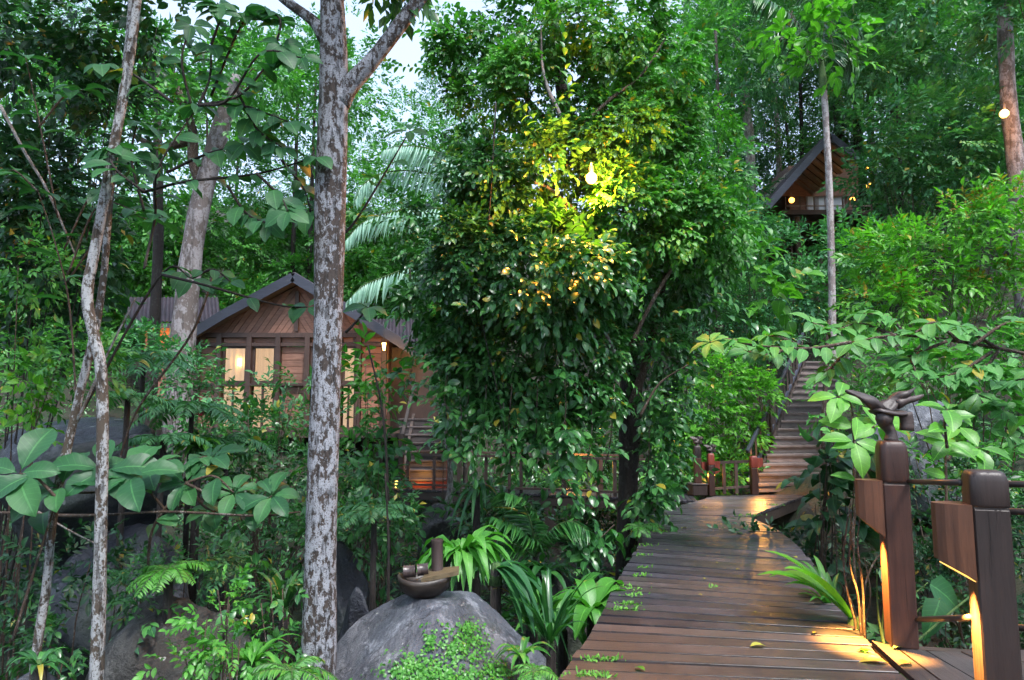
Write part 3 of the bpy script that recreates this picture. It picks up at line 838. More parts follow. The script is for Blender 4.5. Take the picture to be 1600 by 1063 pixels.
# ------------------------------------------------------------------ side walkway to the house
sw = thing('side_walkway', 'narrow plank walkway with low railing leading to the house steps', 'walkway', G(850, 772))
def sw_pt(px): return np.interp(px, (600, 786, 966, 1085), (13.5, 12.75, 12.05, 11.6))
pxs = np.linspace(1085, 606, 62)
front = np.array([((p - CX) / FPX * sw_pt(p) * 1.0, sw_pt(p), 0) for p in pxs]); back = front + (.15, 1.05, 0)
planks(sw, front, back, WOOD['deck'], seed=12, gap=.01)
for i in range(0, 60, 20):
    MB().bar(front[i] + (0, .05, -.12), front[min(i + 20, 61)] + (0, .05, -.12), .06, .14).build('joist', WOOD['beam'], sw)
    MB().bar(back[i] + (0, -.05, -.12), back[min(i + 20, 61)] + (0, -.05, -.12), .06, .14).build('joist', WOOD['beam'], sw)
for px_ in (1040, 858, 700, 640):
    Yq = sw_pt(px_) + .12; X = (px_ - CX) / FPX * Yq
    MB().bar((X, Yq, float(ground(X, Yq)) - .2), (X, Yq, -.2), .22, .22).build('pile', WOOD['beam'], sw)
swr = thing('walkway_railing', 'low dark railing along the front of the side walkway', 'railing', front[30])
RH = .66
MB().bar(front[10] + (0, .04, RH), front[61] + (0, .04, RH), .05, .04).build('rail', WOOD['rail'], swr)
MB().bar(front[10] + (0, .04, .09), front[61] + (0, .04, .09), .04, .04).build('rail', WOOD['rail'], swr)
for px_ in (958, 932, 880, 814, 796, 760, 718, 680, 640):
    Yq = sw_pt(px_) + .04; X = (px_ - CX) / FPX * Yq
    MB().box((X, Yq, RH / 2), (.06 if px_ != 880 else .09, .05, RH)).build('baluster', WOOD['rail'], swr)
swb = thing('walkway_back_railing', 'low dark railing along the far edge of the side walkway', 'railing', back[30])
MB().bar(back[10] + (0, -.04, RH), back[58] + (0, -.04, RH), .05, .04).build('rail', WOOD['rail'], swb)
for i in range(12, 58, 7): MB().box(back[i] + (0, -.04, RH / 2), (.06, .05, RH)).build('baluster', WOOD['rail'], swb)
# a lamp post on the far edge that lights the walkway
lp = (W(883, 740, 13.0)[0], 13.05, 0.0)
lamp_post(lp, .72, .11, 0, 'lamp post with yellow glow on the side walkway railing', WOOD['post'], WOOD['post'], .12, .52, .66, 1, 14.0, .03, .10, WOOD['box'], .02)

# ------------------------------------------------------------------ house steps
ws = thing('house_steps', 'dark plank steps rising from the side walkway to the house door', 'stairs', G(665, 757))
for i in range(8):
    z = (i + 1) * .165; Y = 13.55 + i * .27
    xa, xb = W(632 - i * 1.5, 700, Y)[0], W(702 + i * 0.5, 700, Y)[0]
    MB().box(((xa + xb) / 2, Y + .15, z - .02), (xb - xa, .31, .04), None, .006).build('tread', WOOD['deck2'], ws)
    MB().box(((xa + xb) / 2, Y + .03, z - .105), (xb - xa - .02, .03, .12)).build('riser', WOOD['red'] if i == 0 else WOOD['deck2'], ws)  # lowest riser coloured red for the warm light falling on it
for px_, tp in ((629, 640), (703, 620)):
    xa = W(px_, 700, 13.6)[0]
    MB().bar((xa, 13.5, .02), (xa - .1, 15.8, 1.32), .06, .26).build('stringer', WOOD['beam'], ws)
    MB().box((xa, 13.5, .5), (.1, .1, 1.1)).build('newel', WOOD['red'] if px_ > 700 else WOOD['beam'], ws)
    MB().bar((xa, 13.5, .95), (xa - .1, 15.8, 2.15), .06, .07).build('handrail', WOOD['beam'], ws)
point_light('step_lamp_light', W(655, 742, 13.35), 3, WARM)
sl = thing('step_lamp', 'tiny warm lamp glowing under the first house step', 'lamp', W(621, 760, 13.4))
MB().tube([W(621, 762, 13.4), W(621, 752, 13.4)], .045, 10).build('bulb', plain('amber lamp glass', (.8, .5, .1), .4, (1, .55, .08), 3), sl)
MB().box(W(621, 750, 13.4), (.12, .12, .03)).build('lid', LAMPMETAL, sl)

# ================================================================== the house
YH = 18.0
hx = lambda px, Y=YH: float(W(px, 560, Y)[0])
hz = lambda py, Y=YH: float(W(460, py, Y)[2])
house = thing('timber_house', 'brown timber house with diagonal board gable and lit curtained windows', 'house', (hx(455), YH, hz(690)))
xl, xr = hx(306), hx(606); xc = hx(462)
zf, zb_, za_ = hz(672), hz(523), hz(446)           # floor, gable base beam, wall apex
depth = 5.0
# side and back walls, floor
for x in (xl + .04, xr - .04):
    MB().box((x, YH + depth / 2 + .06, (zf + zb_) / 2), (.08, depth, zb_ - zf)).build('side_wall', WOOD['house'], house)
MB().box(((xl + xr) / 2, YH + depth + .06, (zf + zb_) / 2), (xr - xl - .2, .08, zb_ - zf)).build('back_wall', WOOD['house'], house)
MB().box(((xl + xr) / 2, YH + depth / 2, zf - .1), (xr - xl + .3, depth + .5, .18)).build('floor_slab', WOOD['beam'], house)
for x in (xl + .2, xc, xr - .2):
    for y in (YH + .2, YH + depth - .3):
        MB().box((x, y, (zf + float(ground(x, y))) / 2 - .3), (.18, .18, zf - float(ground(x, y)) + .4)).build('stilt', WOOD['beam'], house)
# diagonal boards of the gable: chevron falling outwards from the king post
def clip_poly(poly, a, b, c):
    """keep a*x+b*z <= c"""
    out = []
    for i in range(len(poly)):
        p, q = poly[i], poly[(i + 1) % len(poly)]; dp, dq = a * p[0] + b * p[1] - c, a * q[0] + b * q[1] - c
        if dp <= 0: out.append(p)
        if (dp < 0) != (dq < 0) and abs(dp - dq) > 1e-9:
            t = dp / (dp - dq); out.append((p[0] + t * (q[0] - p[0]), p[1] + t * (q[1] - p[1])))
    return out
sl_r = (za_ - zb_) / (xr - xc)                      # wall-top slope
bw_ = .135
for sgn, xe in ((-1, xl), (1, xr)):
    tri = [(xc, zb_), (xe, zb_), (xc, za_)]
    d = np.array((sgn * .56, -.83)); nn = np.array((-d[1], d[0])) * (1 if sgn > 0 else -1)
    offs = [np.dot(nn, p) for p in tri]
    o_ = min(offs)
    while o_ < max(offs):
        pl = clip_poly(tri, nn[0], nn[1], o_ + bw_ - .010); pl = clip_poly(pl, -nn[0], -nn[1], -o_)
        if len(pl) > 2:
            P = [(p[0], YH + .02 + rng.uniform(0, .008), p[1]) for p in pl]
            MB().prism(P, (0, .03, 0)).build('board', WOOD['house'], house)
        o_ += bw_
MB().prism([(xl, YH + .07, zb_), (xr, YH + .07, zb_), (xc, YH + .07, za_)], (0, .05, 0)).build('gable_backing', WOOD['beam'], house)
MB().box((xc, YH - .03, (zb_ + za_) / 2 - .05), (.10, .06, za_ - zb_ - .25)).build('king_post', WOOD['trim'], house)
MB().box(((xl + xr) / 2, YH - .02, zb_ - .02), (xr - xl + .1, .12, .12)).build('tie_beam', WOOD['trim'], house)
zt0 = hz(537)                                       # under the transom strip
MB().box(((xl + xr) / 2, YH - .015, zt0 - .03), (xr - xl, .09, .09)).build('head_rail', WOOD['trim'], house)
zm = hz(601); zs = hz(655)
bays = [306, 344, 391, 436, 482, 532, 562, 602]
for p in bays:
    MB().box((hx(p) + (.06 if p == 306 else -.02), YH - .02, (zf + zb_) / 2), (.13, .14, zb_ - zf)).build('post', WOOD['trim'], house)
for i in range(7):
    a, b = hx(bays[i]) + .06, hx(bays[i + 1]) - .08
    MB().box(((a + b) / 2, YH + .05, (zb_ + zt0) / 2 - .02), (b - a, .05, zb_ - zt0 - .1)).build('transom_panel', WOOD['house'], house)
    lit = i in (1, 2, 5)
    if lit or i == 4:
        f = MB(); zlo = zm + .04; zhi = zt0 - .07
        for (cx_, cz_, sx_, sz_) in (((a + b) / 2, zhi - .03, b - a, .06), ((a + b) / 2, zlo + .03, b - a, .06), (a + .03, (zlo + zhi) / 2, .06, zhi - zlo - .12), (b - .03, (zlo + zhi) / 2, .06, zhi - zlo - .12)):
            f.box((cx_, YH + .02, cz_), (sx_, .05, sz_))
        wf = f.build('window', WOOD['trim'], house)
        wf['label'] = 'window with warm curtain behind the glass'
        def sub(name, c, s, mat):
            o = MB().box(c, s).build(name, mat, house); o.parent = wf; return o
        sub('pane', ((a + b) / 2, YH + .03, (zlo + zhi) / 2), (b - a - .12, .006, zhi - zlo - .12), GLASS)
        n = 40; xx = np.linspace(a + .02, b - .02, n); yy = YH + .16 + .018 * np.sin(xx * 42) + .01 * np.sin(xx * 17)
        V = np.vstack([np.stack([xx, yy, np.full(n, zlo)], 1), np.stack([xx, yy, np.full(n, zhi)], 1)])
        o = MB().add(V, [(k, k + 1, n + k + 1, n + k) for k in range(n - 1)]).build('curtain', CURTAIN, house, True); o.parent = wf
        for k in range(2):                           # low panes under the rail
            w_ = (b - a - .05) / 2; x0 = a + .02 + k * (w_ + .01)
            g = MB().box((x0 + w_ / 2, YH + .03, (zm + zf) / 2 - .02), (w_ - .05, .006, zm - zf - .2)).build('low_pane', GLASS, house)
            MB().box((x0 + w_, YH + .0, (zm + zf) / 2), (.05, .06, zm - zf - .06)).build('mullion', WOOD['trim'], house)
        MB().box(((a + b) / 2, YH + .2, (zm + zf) / 2), (b - a, .01, zm - zf - .1)).build('low_curtain', CURTAIN, house)
    else:
        k = 12
        for q in range(k):
            z0 = zf + .05 + (zt0 - .08 - zf - .05) * q / k; z1_ = zf + .05 + (zt0 - .08 - zf - .05) * (q + 1) / k
            MB().box(((a + b) / 2, YH + .05 + .003 * (q % 2), (z0 + z1_) / 2), (b - a, .03, z1_ - z0 - .012)).build('wall_board', WOOD['house'], house)
MB().box(((xl + xr) / 2, YH - .03, zm), (xr - xl, .10, .07)).build('mid_rail', WOOD['trim'], house)
MB().box(((xl + xr) / 2, YH - .035, zf + .02), (xr - xl, .10, .10)).build('sill_beam', WOOD['trim'], house)
# sconce behind the first window
MB().tube([W(374, 572, YH + .12), W(375, 560, YH + .12)], .05, 8).build('sconce', plain('inside sconce', (.9, .6, .3), .4, (1, .62, .2), 3.2), house)
# main roof: two corrugated slopes with dark fascia boards
def corrugated(p00, p10, p01, p11, n, amp, name, parent, thick=.02):
    """sheet between eave edge p00-p10 and ridge edge p01-p11 with ridges running from eave to ridge"""
    p00, p10, p01, p11 = map(lambda v: np.array(v, float), (p00, p10, p01, p11))
    nor = nrm(np.cross(p10 - p00, p01 - p00)); nor = nor if nor[2] > 0 else -nor
    u = np.linspace(0, 1, n * 6 + 1); h = amp * np.abs(np.sin(u * n * np.pi))[:, None] * nor
    A = p00 + (p10 - p00) * u[:, None] + h; B = p01 + (p11 - p01) * u[:, None] + h
    k = len(u); V = np.vstack([A, B, A - nor * thick, B - nor * thick])
    F = [(i, i + 1, k + i + 1, k + i) for i in range(k - 1)] + [(2 * k + i + 1, 2 * k + i, 3 * k + i, 3 * k + i + 1) for i in range(k - 1)]
    F += [(i + 1, i, 2 * k + i, 2 * k + i + 1) for i in range(k - 1)] + [(k + i, k + i + 1, 3 * k + i + 1, 3 * k + i) for i in range(k - 1)]
    return MB().add(V, F).build(name, ROOF, parent)
yo = YH - .42
ap = np.array((xc, yo, hz(424, yo) if False else float(W(462, 426, yo)[2])))
el = W(262, 538, yo); er = W(655, 546, yo)
knl = W(350, 484, yo); knr = W(572, 494, yo)
for kn, ev, sg in ((knl, el, -1), (knr, er, 1)):
    dy = np.array((0, depth + 1.6, 0))
    r1 = corrugated(ap + dy, ap, kn + dy, kn, 22, .035, 'roof_sheet', house) if False else corrugated(kn, kn + dy, ap, ap + dy, 30, .035, 'roof_sheet', house)
    corrugated(ev, ev + dy, kn - (0, 0, .01), kn + dy - (0, 0, .01), 30, .035, 'roof_sheet', house)
    for p, q in ((ap, kn), (kn, ev)):
        MB().bar(p + (0, -.03, -.13), q + (0, -.03, -.13), .04, .24, up=(0, 0, 1)).build('fascia', WOOD['fascia'], house)
        MB().bar(p + (0, .30, -.17), q + (0, .30, -.17), .5, .03).build('soffit', WOOD['ceil'], house)
# rear wing with its own lower roof, seen at both sides
YR = 20.2
for (pa, pb, ye, yr_) in ((196, 345, 504, 466), (575, 665, 535, 500)):
    a, b = W(pa, ye, YR - .2), W(pb, ye, YR - .2); c, d = W(pa + 6, yr_, YR + 1.9), W(pb - 4, yr_, YR + 1.9)
    corrugated(a, b, c, d, int((pb - pa) / 6), .05, 'wing_roof', house)
    MB().bar(a - (0, .02, .10), b - (0, .02, .10), .03, .14).build('wing_fascia', WOOD['fascia'], house)
    MB().box(((a[0] + b[0]) / 2, YR + .5, (zf + a[2]) / 2), (b[0] - a[0] - .5, .08, a[2] - zf - .05)).build('wing_wall', WOOD['house'], house)
MB().tube([W(231, 513, 20.0), W(240, 513, 20.0)], .05, 8).build('wing_lamp', plain('amber wing lamp', (.9, .4, .1), .4, (1, .36, .05), 6), house)
point_light('wing_light', W(238, 520, 19.9), 14, (1, .36, .08), house)
# porch lamp
pl_ = thing('porch_lamp', 'slim glowing torch lamp hanging by the house eave', 'lamp', W(600, 550, 17.1))
MB().tube([W(600, 548, 17.1), W(600, 536, 17.1)], [.022, .05], 10).build('shade', plain('amber shade', (.9, .6, .2), .4, (1, .55, .12), 5), pl_)
MB().tube([W(600, 536, 17.1), W(600, 518, 17.1)], .008, 6).build('hanger', LAMPMETAL, pl_)
point_light('porch_light', W(604, 556, 16.9), 16, (1, .45, .12), pl_)
# porch floor and door wall beside the house
MB().box((hx(650, 17), 17.0, zf - .06), (2.0, 2.6, .1)).build('porch_floor', WOOD['beam'], house)
MB().box((hx(655, 18.6), 18.6, (zf + hz(540)) / 2), (1.9, .08, hz(540) - zf)).build('porch_wall', WOOD['trim'], house)
MB().box((hx(688, 16.2), 16.2, (zf + 3.2) / 2), (.12, .12, 3.2 - zf)).build('porch_post', WOOD['trim'], house)

# ================================================================== cabin up the slope
YC = 30.0
cb = thing('hillside_cabin', 'dark cabin with wide eaves high up among the trees', 'cabin', W(1270, 345, YC))
zc0, zc1 = W(1270, 332, YC)[2], W(1270, 250, YC)[2]
x0c, x1c = W(1236, 300, YC)[0], W(1335, 300, YC)[0]
MB().box(((x0c + x1c) / 2, YC + 2.2, (zc0 + zc1) / 2 - .3), (x1c - x0c, 4, zc1 - zc0 + .2)).build('wall', WOOD['house'], cb)
MB().box(((x0c + x1c) / 2, YC + .14, zc0 + 1.62), (x1c - x0c + .1, .1, .14)).build('lintel', WOOD['trim'], cb)
MB().box(((x0c + x1c) / 2, YC + 1.6, zc0 - .25), (x1c - x0c + 1.6, 5, .2)).build('deck', WOOD['beam'], cb)
for x in (x0c, x1c):
    MB().box((x, YC - .5, zc0 - 1.9), (.2, .2, 3.2)).build('stilt', WOOD['beam'], cb)
for a, b in ((1263, 1277), (1280, 1292), (1302, 1320)):
    xa, xb = W(a, 310, YC)[0], W(b, 310, YC)[0]
    za2, zb2 = W(a, 329, YC)[2], W(a, 303, YC)[2]
    f = MB()
    for c, s in ((((xa + xb) / 2, zb2), (xb - xa, .07)), (((xa + xb) / 2, za2), (xb - xa, .07)), ((xa, (za2 + zb2) / 2), (.07, zb2 - za2 - .07)), ((xb, (za2 + zb2) / 2), (.07, zb2 - za2 - .07))):
        f.box((c[0], YC + .16, c[1]), (s[0], .08, s[1]))
    wo = f.build('window', plain('pale window frame', (.30, .29, .34), .5) if a == 1263 else MATS['pale window frame'], cb)
    o = MB().box(((xa + xb) / 2, YC + .17, (za2 + zb2) / 2), (xb - xa - .07, .02, zb2 - za2 - .07)).build('pane', BLUEGLASS, cb); o.parent = wo
YF = YC - 4.2
cr, cle, cre = W(1296, 208, YF), W(1199, 318, YF), W(1343, 244, YF)
dyv = np.array((.4, 9.0, 0))
corrugated(cle, cle + dyv, cr, cr + dyv, 24, .05, 'roof_sheet', cb); corrugated(cre, cre + dyv, cr, cr + dyv, 24, .05, 'roof_sheet', cb)
for k, (q0, q1) in enumerate(((cr, cle), (cr, cre))):
    MB().bar(q0 + (0, -.05, -.14), q1 + (0, -.05, -.14), .05, .26).build('fascia', WOOD['fascia'], cb)
    for j in range(8):                               # rafters and boards under the eave
        MB().bar(q0 + (0, .35 + .55 * j, -.16), q1 + (0, .35 + .55 * j, -.16), .30, .10).build('rafter', WOOD['ceil'], cb)
MB().prism([W(1212, 306, YC) + (0, .05, 0), W(1292, 222, YC) + (0, .05, 0), W(1342, 260, YC) + (0, .05, 0), W(1342, 306, YC) + (0, .05, 0)], (0, .06, 0)).build('gable_wall', WOOD['house'], cb)
for z in (W(0, 322, YC - .8)[2], W(0, 330, YC - .8)[2]):
    MB().bar((x0c - .6, YC - .8, z), (x1c + .3, YC - .8, z), .05, .05).build('deck_rail', WOOD['ceil'], cb)
for i in range(7):
    MB().box((x0c - .6 + i * (x1c - x0c + .9) / 6, YC - .8, zc0 + .1), (.05, .05, .7)).build('baluster', WOOD['rail'], cb)
for i, (px_, py_, r_, e_) in enumerate(((1228, 286, .07, 5), (1237, 313, .10, 9), (1358, 290, .10, 6), (1332, 312, .09, 1), (1355, 262, .08, 1))):
    t = thing('cabin_lantern', ['small amber lantern hanging under the cabin eave', 'large orange lantern glowing at the corner of the cabin deck', 'orange lantern shining through dark foliage beside the cabin', 'tiny amber lantern at the end of the cabin rail', 'tiny orange light among leaves above the lantern cluster'][i], 'lantern', W(px_, py_, YC - 3.6))
    c = W(px_, py_, YC - 3.6)
    MB().tube([c - (0, 0, r_), c - (0, 0, r_ * .5), c + (0, 0, r_ * .5), c + (0, 0, r_)], [r_ * .5, r_, r_, r_ * .4], 12).build('globe', BULB if i == 9 else plain('amber globe %d' % i, (.9, .45, .1), .4, (1, .38, .05), 2.2), t, True)
    MB().tube([c + (0, 0, r_), c + (0, 0, r_ + .25)], .012, 6).build('cord', LAMPMETAL, t)
    point_light('lantern_light', c - (0, .4, 0), e_, (1, .42, .10), t)

# ================================================================== the two bare bulbs
def bulb_lamp(p, r, label, energy, hang, support):
    t = thing('garden_lamp', label, 'lamp', p)
    n = 12; V = []; prof = [(0, -1), (.6, -.8), (.95, -.3), (.95, .3), (.6, .8), (.34, 1.0), (0, 1.02)]
    for rr, zz in prof:
        for a in np.linspace(0, 2 * np.pi, n, endpoint=False): V.append(p + r * np.array((rr * math.cos(a), rr * math.sin(a), zz)))
    F = [(k * n + i, k * n + (i + 1) % n, (k + 1) * n + (i + 1) % n, (k + 1) * n + i) for k in range(len(prof) - 1) for i in range(n)]
    MB().add(V, F).build('bulb', BULB, t, True)
    MB().tube([p + (0, 0, r * .95), p + (0, 0, r * 2.2)], r * .42, 10).build('socket', LAMPMETAL, t)
    MB().tube(catmull([p + (0, 0, r * 2.1), p + (0, 0, r * 2.8), np.array(support) * .5 + p * .5 + (0, 0, r * 3), np.array(support)], 10), .012, 6).build('bracket', LAMPMETAL, t)
    point_light('bulb_light', p - (0, r * 2.2, 0), energy, (1, .36, .05), t, r)
    return t
PL = W(924, 279, 7.75)
bulb_lamp(PL, .068, 'bright bare bulb glowing in the middle of the leafy vine curtain', 190, .3, PL + (.1, 1.2, .4))
PR = W(1569, 178, 18.6)
bulb_lamp(PR, .12, 'bright bare bulb on the tree trunk up the slope', 35, .3, PR + (.25, .8, .2))

# ================================================================== rocks
def boulder(label, cpx, Y, rx, ry, rz, mat, seed, cuts=6, rough=.10, sub=4, name='boulder', cz=None, cuts_v=None):
    c = np.array(cpx, float)
    bm = bmesh.new(); bmesh.ops.create_icosphere(bm, subdivisions=sub + 1, radius=1.0)
    V = np.array([v.co[:] for v in bm.verts]); r = np.random.default_rng(seed)
    for nn, dd in (cuts_v or []):
        nn = nrm(nn); h = V @ nn; V = V - np.outer(np.maximum(h - dd, 0) * .93, nn)
    for k in range(cuts):
        nn = nrm(r.normal(size=3)); dd = r.uniform(.52, .85); h = V @ nn
        V = V - np.outer(np.maximum(h - dd, 0) * .97, nn)
    ph = r.uniform(0, 6.28, (14, 3)); fr = r.normal(size=(14, 3))
    n = 0
    for k in range(14):
        f = 1.3 * 1.33 ** k; n = n + (.72 ** k) * np.sin(V @ fr[k] * f + ph[k, 0])
    V = V * (1 + rough * .35 * n)[:, None] * np.array((rx, ry, rz))
    F = [[v.index for v in f.verts] for f in bm.faces]; bm.free()
    t = thing(name, label, 'rock', c)
    t2 = link('stone_body', mesh_np('stone_body', V, np.array(F), mat, True), t)
    return t
def rock_at(label, top, Y, rx, ry, mat, seed, cuts=9, rough=.12, sub=4, cuts_v=None, up=.0):
    p = W(top[0], top[1], Y); g = float(ground(p[0], p[1])) - .15 + up
    rz = max(.12, (p[2] - g) * .62)
    return boulder(label, (p[0], p[1], p[2] - rz * .93), Y, rx, ry, rz, mat, seed, cuts, rough, sub, cuts_v=cuts_v)
kc = W(690, 1010, 4.9)
rock_front = boulder('big smooth grey boulder topped by a carved wooden bowl', (kc[0], kc[1], -.66), 4.9, .95, .95, .95, ROCK['front'], 5, cuts=4, rough=.12, sub=5,
    cuts_v=[((.62, -.25, .74), .70), ((-.5, -.3, .8), .78), ((.1, -.75, .65), .80), ((0, 0, 1), .90)])
rock_at('huge dark wet boulder overhanging at the edge of the ravine', (135, 628), 8.6, 1.05, 1.0, ROCK['dark'], 8, 12, .26, up=.75)
rock_at('low dark slab of rock under the overhang', (190, 825), 8.0, .8, .7, ROCK['dark'], 9, 12, .28)
rock_at('brown boulder overgrown by small creeping vines', (290, 925), 5.0, .60, .6, ROCK['brown'], 12, 12, .28)
rock_at('mossy dark stone at the foot of the slim trunks', (95, 985), 4.6, .40, .5, ROCK['dark'], 13, 12, .28)
rock_at('small grey boulder behind the lichen trunk', (548, 848), 7.4, .27, .34, ROCK['dark'], 14, 11, .25)
rock_at('low bluish boulder beside the lichen trunk', (562, 925), 5.9, .24, .3, ROCK['dark'], 15, 11, .25)
rock_at('pale grey boulder in the shrubs behind the driftwood post', (1450, 640), 9.5, 1.0, .8, ROCK['front'], 17, 12, .25)
rock_at('grey stone lying in the plants beside the ravine path', (888, 895), 7.4, .25, .26, ROCK['brown'], 18, 8, .14)
rock_at('round grey boulder in shade under the side walkway', (690, 790), 11.0, .4, .4, ROCK['brown'], 20, 8, .14)

# ================================================================== trunks and limbs
def px_path(pts, Y, n=None, foot=True, dy=None):
    P = [W(p[0], p[1], Y if len(p) < 3 else p[2]) for p in pts]
    if foot:
        p = P[0].copy(); p[2] = float(ground(p[0], p[1])) - .15; P = [p] + P
    return catmull(P, n or max(10, 6 * len(P)))
def trunk_part(parent, pts, rad, mat, sides=12, lump=.07, seed=0, name='trunk'):
    return MB().tube(pts, rad, sides, True, lump, seed).build(name, mat, parent, True)
def tree(label, pts, Y, widths_px, mat, name='tree', limbs=(), crown=None, cat='tree', sides=14, lump=.07, seed=0):
    P = px_path(pts, Y, n=40); t = thing(name, label, cat, P[0])
    w = np.array(widths_px) / ppm(Y) / 2
    trunk_part(t, P, np.concatenate([[w[0] * 1.15], w]), mat, sides, lump, seed)
    for lp_, lw, *lm in limbs:
        LP = px_path(lp_, Y, n=24, foot=False)
        trunk_part(t, LP, np.array(lw) / ppm(Y) / 2, lm[0] if lm else mat, max(7, sides - 4), lump, seed + 3, 'limb')
    if crown: crown(t, P)
    return t
def crown_px(blobs, mat, leafpx, Y, n, kind='low', parts=0, pk='ell', seed=1, m=6, **kw):
    def f(t, P):
        r = np.random.default_rng(seed); lv = Leaves()
        for (px, py, rx, ry) in blobs:
            c = W(px, py, Y); q = ppm(Y)
            B, D, C, cc = blob_points(c, (rx / q, (rx + ry) / 2.4 / q, ry / q), n, r)
            sprays(lv, B, D, r, m=m, leaf=leafpx / q, clump=C, **kw)
            trunk_part(t, catmull([P[-1] if py < 0 else P[int(len(P) * .7)], (P[-1] + c) / 2 + (0, 0, -.1), c], 8), [.03, .012], BARK['twig'], 6, .05, 1, 'limb')
        build_leaves(lv, t, mat, kind, parts, pk, 'crown')
    return f
def lichen_and_shade_crown(t, P):
    crown_px([(720, -210, 160, 80), (380, -150, 120, 60), (600, -45, 50, 20)], 'vine', 26, 4.6, 90, seed=3)(t, P)
    r = np.random.default_rng(77); lv = Leaves(); top = P[-1]
    for c, rad in (((-1.6, 4.4, 9.6), 2.6), ((-4.3, 5.2, 9.2), 2.6), ((-3.2, 2.2, 9.0), 2.4), ((.6, 3.6, 9.8), 2.0), ((-6.3, 3.6, 8.4), 2.2)):  # unseen wide foliage above the frame, added to shade the ravine
        c = np.array(c); B, D, C, cc = blob_points(c, (rad, rad, rad * .45), 420, r, clumps=12, cr=.42)
        sprays(lv, B, D, r, m=6, leaf=.20, clump=C)
        trunk_part(t, catmull([top - (0, 0, .4), (top + c) / 2 + (0, 0, .1), c], 8), [.06, .02], BARK['twig'], 7, .05, 1, 'limb')
    build_leaves(lv, t, 'vine', 'low', name='crown')
tree('thick lichen-spotted trunk forking above, standing before the house', [(497, 1063), (500, 900), (506, 700), (512, 520), (516, 330), (521, 150), (519, 0), (512, -160), (520, -420)], 4.6,
     [50, 48, 47, 45, 46, 48, 46, 36, 26, 12], BARK['lichen'], limbs=[([(530, 160), (552, 128), (590, 85), (655, 0), (720, -80)], [36, 30, 25, 22, 16]), ([(508, 60), (488, 32), (445, 0), (400, -40)], [24, 18, 15, 12]), ([(520, 30), (530, -10), (560, -80)], [24, 18, 12])],
     crown=lichen_and_shade_crown, sides=22, lump=.05)
tree('slim lichen-mottled trunk with a kink, tallest of the thin stems', [(150, 1063), (156, 900), (160, 700), (158, 580), (146, 520), (136, 460), (150, 380), (178, 230), (200, 110), (214, 0), (225, -120)], 4.2,
     [19, 18, 18, 17, 17, 16, 16, 16, 15, 15, 13, 9], BARK['slim'], sides=14, lump=.07, seed=4,
     crown=crown_px([(240, -200, 150, 70)], 'vine', 24, 4.2, 80, seed=5))
tree('thin whitish trunk leaning across the dark rock', [(52, 1063), (72, 920), (84, 800), (105, 700), (128, 600), (150, 510), (163, 420), (172, 300), (190, 150), (204, 20), (206, -110)], 4.5,
     [13, 13, 13, 12, 12, 12, 11, 11, 10, 9, 8], BARK['slim'], sides=10, lump=.09, seed=6)
tree('grey leaning trunk rising beside the corrugated wing roof', [(283, 560), (292, 470), (300, 390), (318, 300), (345, 200), (372, 120)], 15.5, [40, 36, 33, 33, 30, 26, 20], BARK['grey'], sides=16, seed=7,
     limbs=[([(318, 300), (302, 250), (300, 200), (278, 140), (262, 90)], [20, 16, 14, 12, 9], BARK['twig']), ([(300, 220), (250, 230), (205, 210)], [14, 11, 7], BARK['twig'])],
     crown=crown_px([(330, 190, 110, 70), (400, 110, 90, 50), (260, 150, 70, 60)], 'forest', 14, 15.5, 120, seed=8, kind='dia'))
tree('dark thin trunk standing in the gap over the wing roof', [(246, 420), (247, 300), (246, 200), (243, 100)], 17.0, [16, 15, 14, 12, 8], BARK['dark'], seed=9,
     crown=crown_px([(245, 90, 70, 50)], 'forest', 13, 17.0, 110, seed=10, kind='dia'))
tree('pale straight trunk on the far slope', [(1172, 240), (1166, 170), (1158, 110), (1149, 60), (1146, 0)], 31.0, [15, 14, 13, 12, 10], BARK['pale'], seed=11,
     crown=crown_px([(1140, -10, 90, 50), (1180, 20, 50, 35)], 'blue', 8, 31.0, 200, seed=12, kind='dia'))
tree('dark trunk rising behind the cabin roof ridge', [(1316, 300), (1312, 210), (1306, 120), (1302, 40)], 33.5, [17, 16, 14, 11], BARK['dark'], seed=13,
     crown=crown_px([(1300, 20, 80, 50)], 'forest', 8, 33.5, 180, seed=14, kind='dia'))
tree('thick greyish trunk that carries the bare bulb', [(1592, 330), (1588, 260), (1578, 180), (1572, 90), (1568, -60)], 19.4, [26, 25, 24, 23, 20], BARK['grey'], seed=15, sides=16,
     crown=crown_px([(1500, -30, 130, 90), (1600, 30, 70, 80)], 'blue', 13, 19.0, 220, seed=16, kind='dia'))
tree('slim pale trunk among the trees above the cabin', [(1362, 230), (1360, 150), (1357, 60), (1356, -40)], 34.0, [10, 9, 8, 7], BARK['pale'], seed=17)
tree('dark forked trunk among the trees above the cabin', [(1340, 230), (1338, 160), (1330, 110), (1326, 60)], 33.0, [11, 10, 8, 5], BARK['dark'], seed=18, limbs=[([(1338, 165), (1350, 120), (1356, 80)], [8, 7, 4])])
tree('thin grey trunk between the cabin and the bulb trunk', [(1400, 240), (1397, 150), (1394, 60), (1390, -30)], 33.0, [13, 12, 11, 9], BARK['grey'], seed=19)
tree('mottled white trunk end showing over the cabin roof', [(1218, 290), (1216, 215), (1213, 180), (1208, 120)], 32.0, [9, 8, 7, 5], BARK['white'], seed=20)
tree('brown sapling stem rising before the hillside stairs', [(1287, 690), (1289, 620), (1291, 560), (1296, 500)], 11.0, [9, 8, 7, 5], BARK['twig'], 'sapling', cat='sapling', sides=8, seed=21)
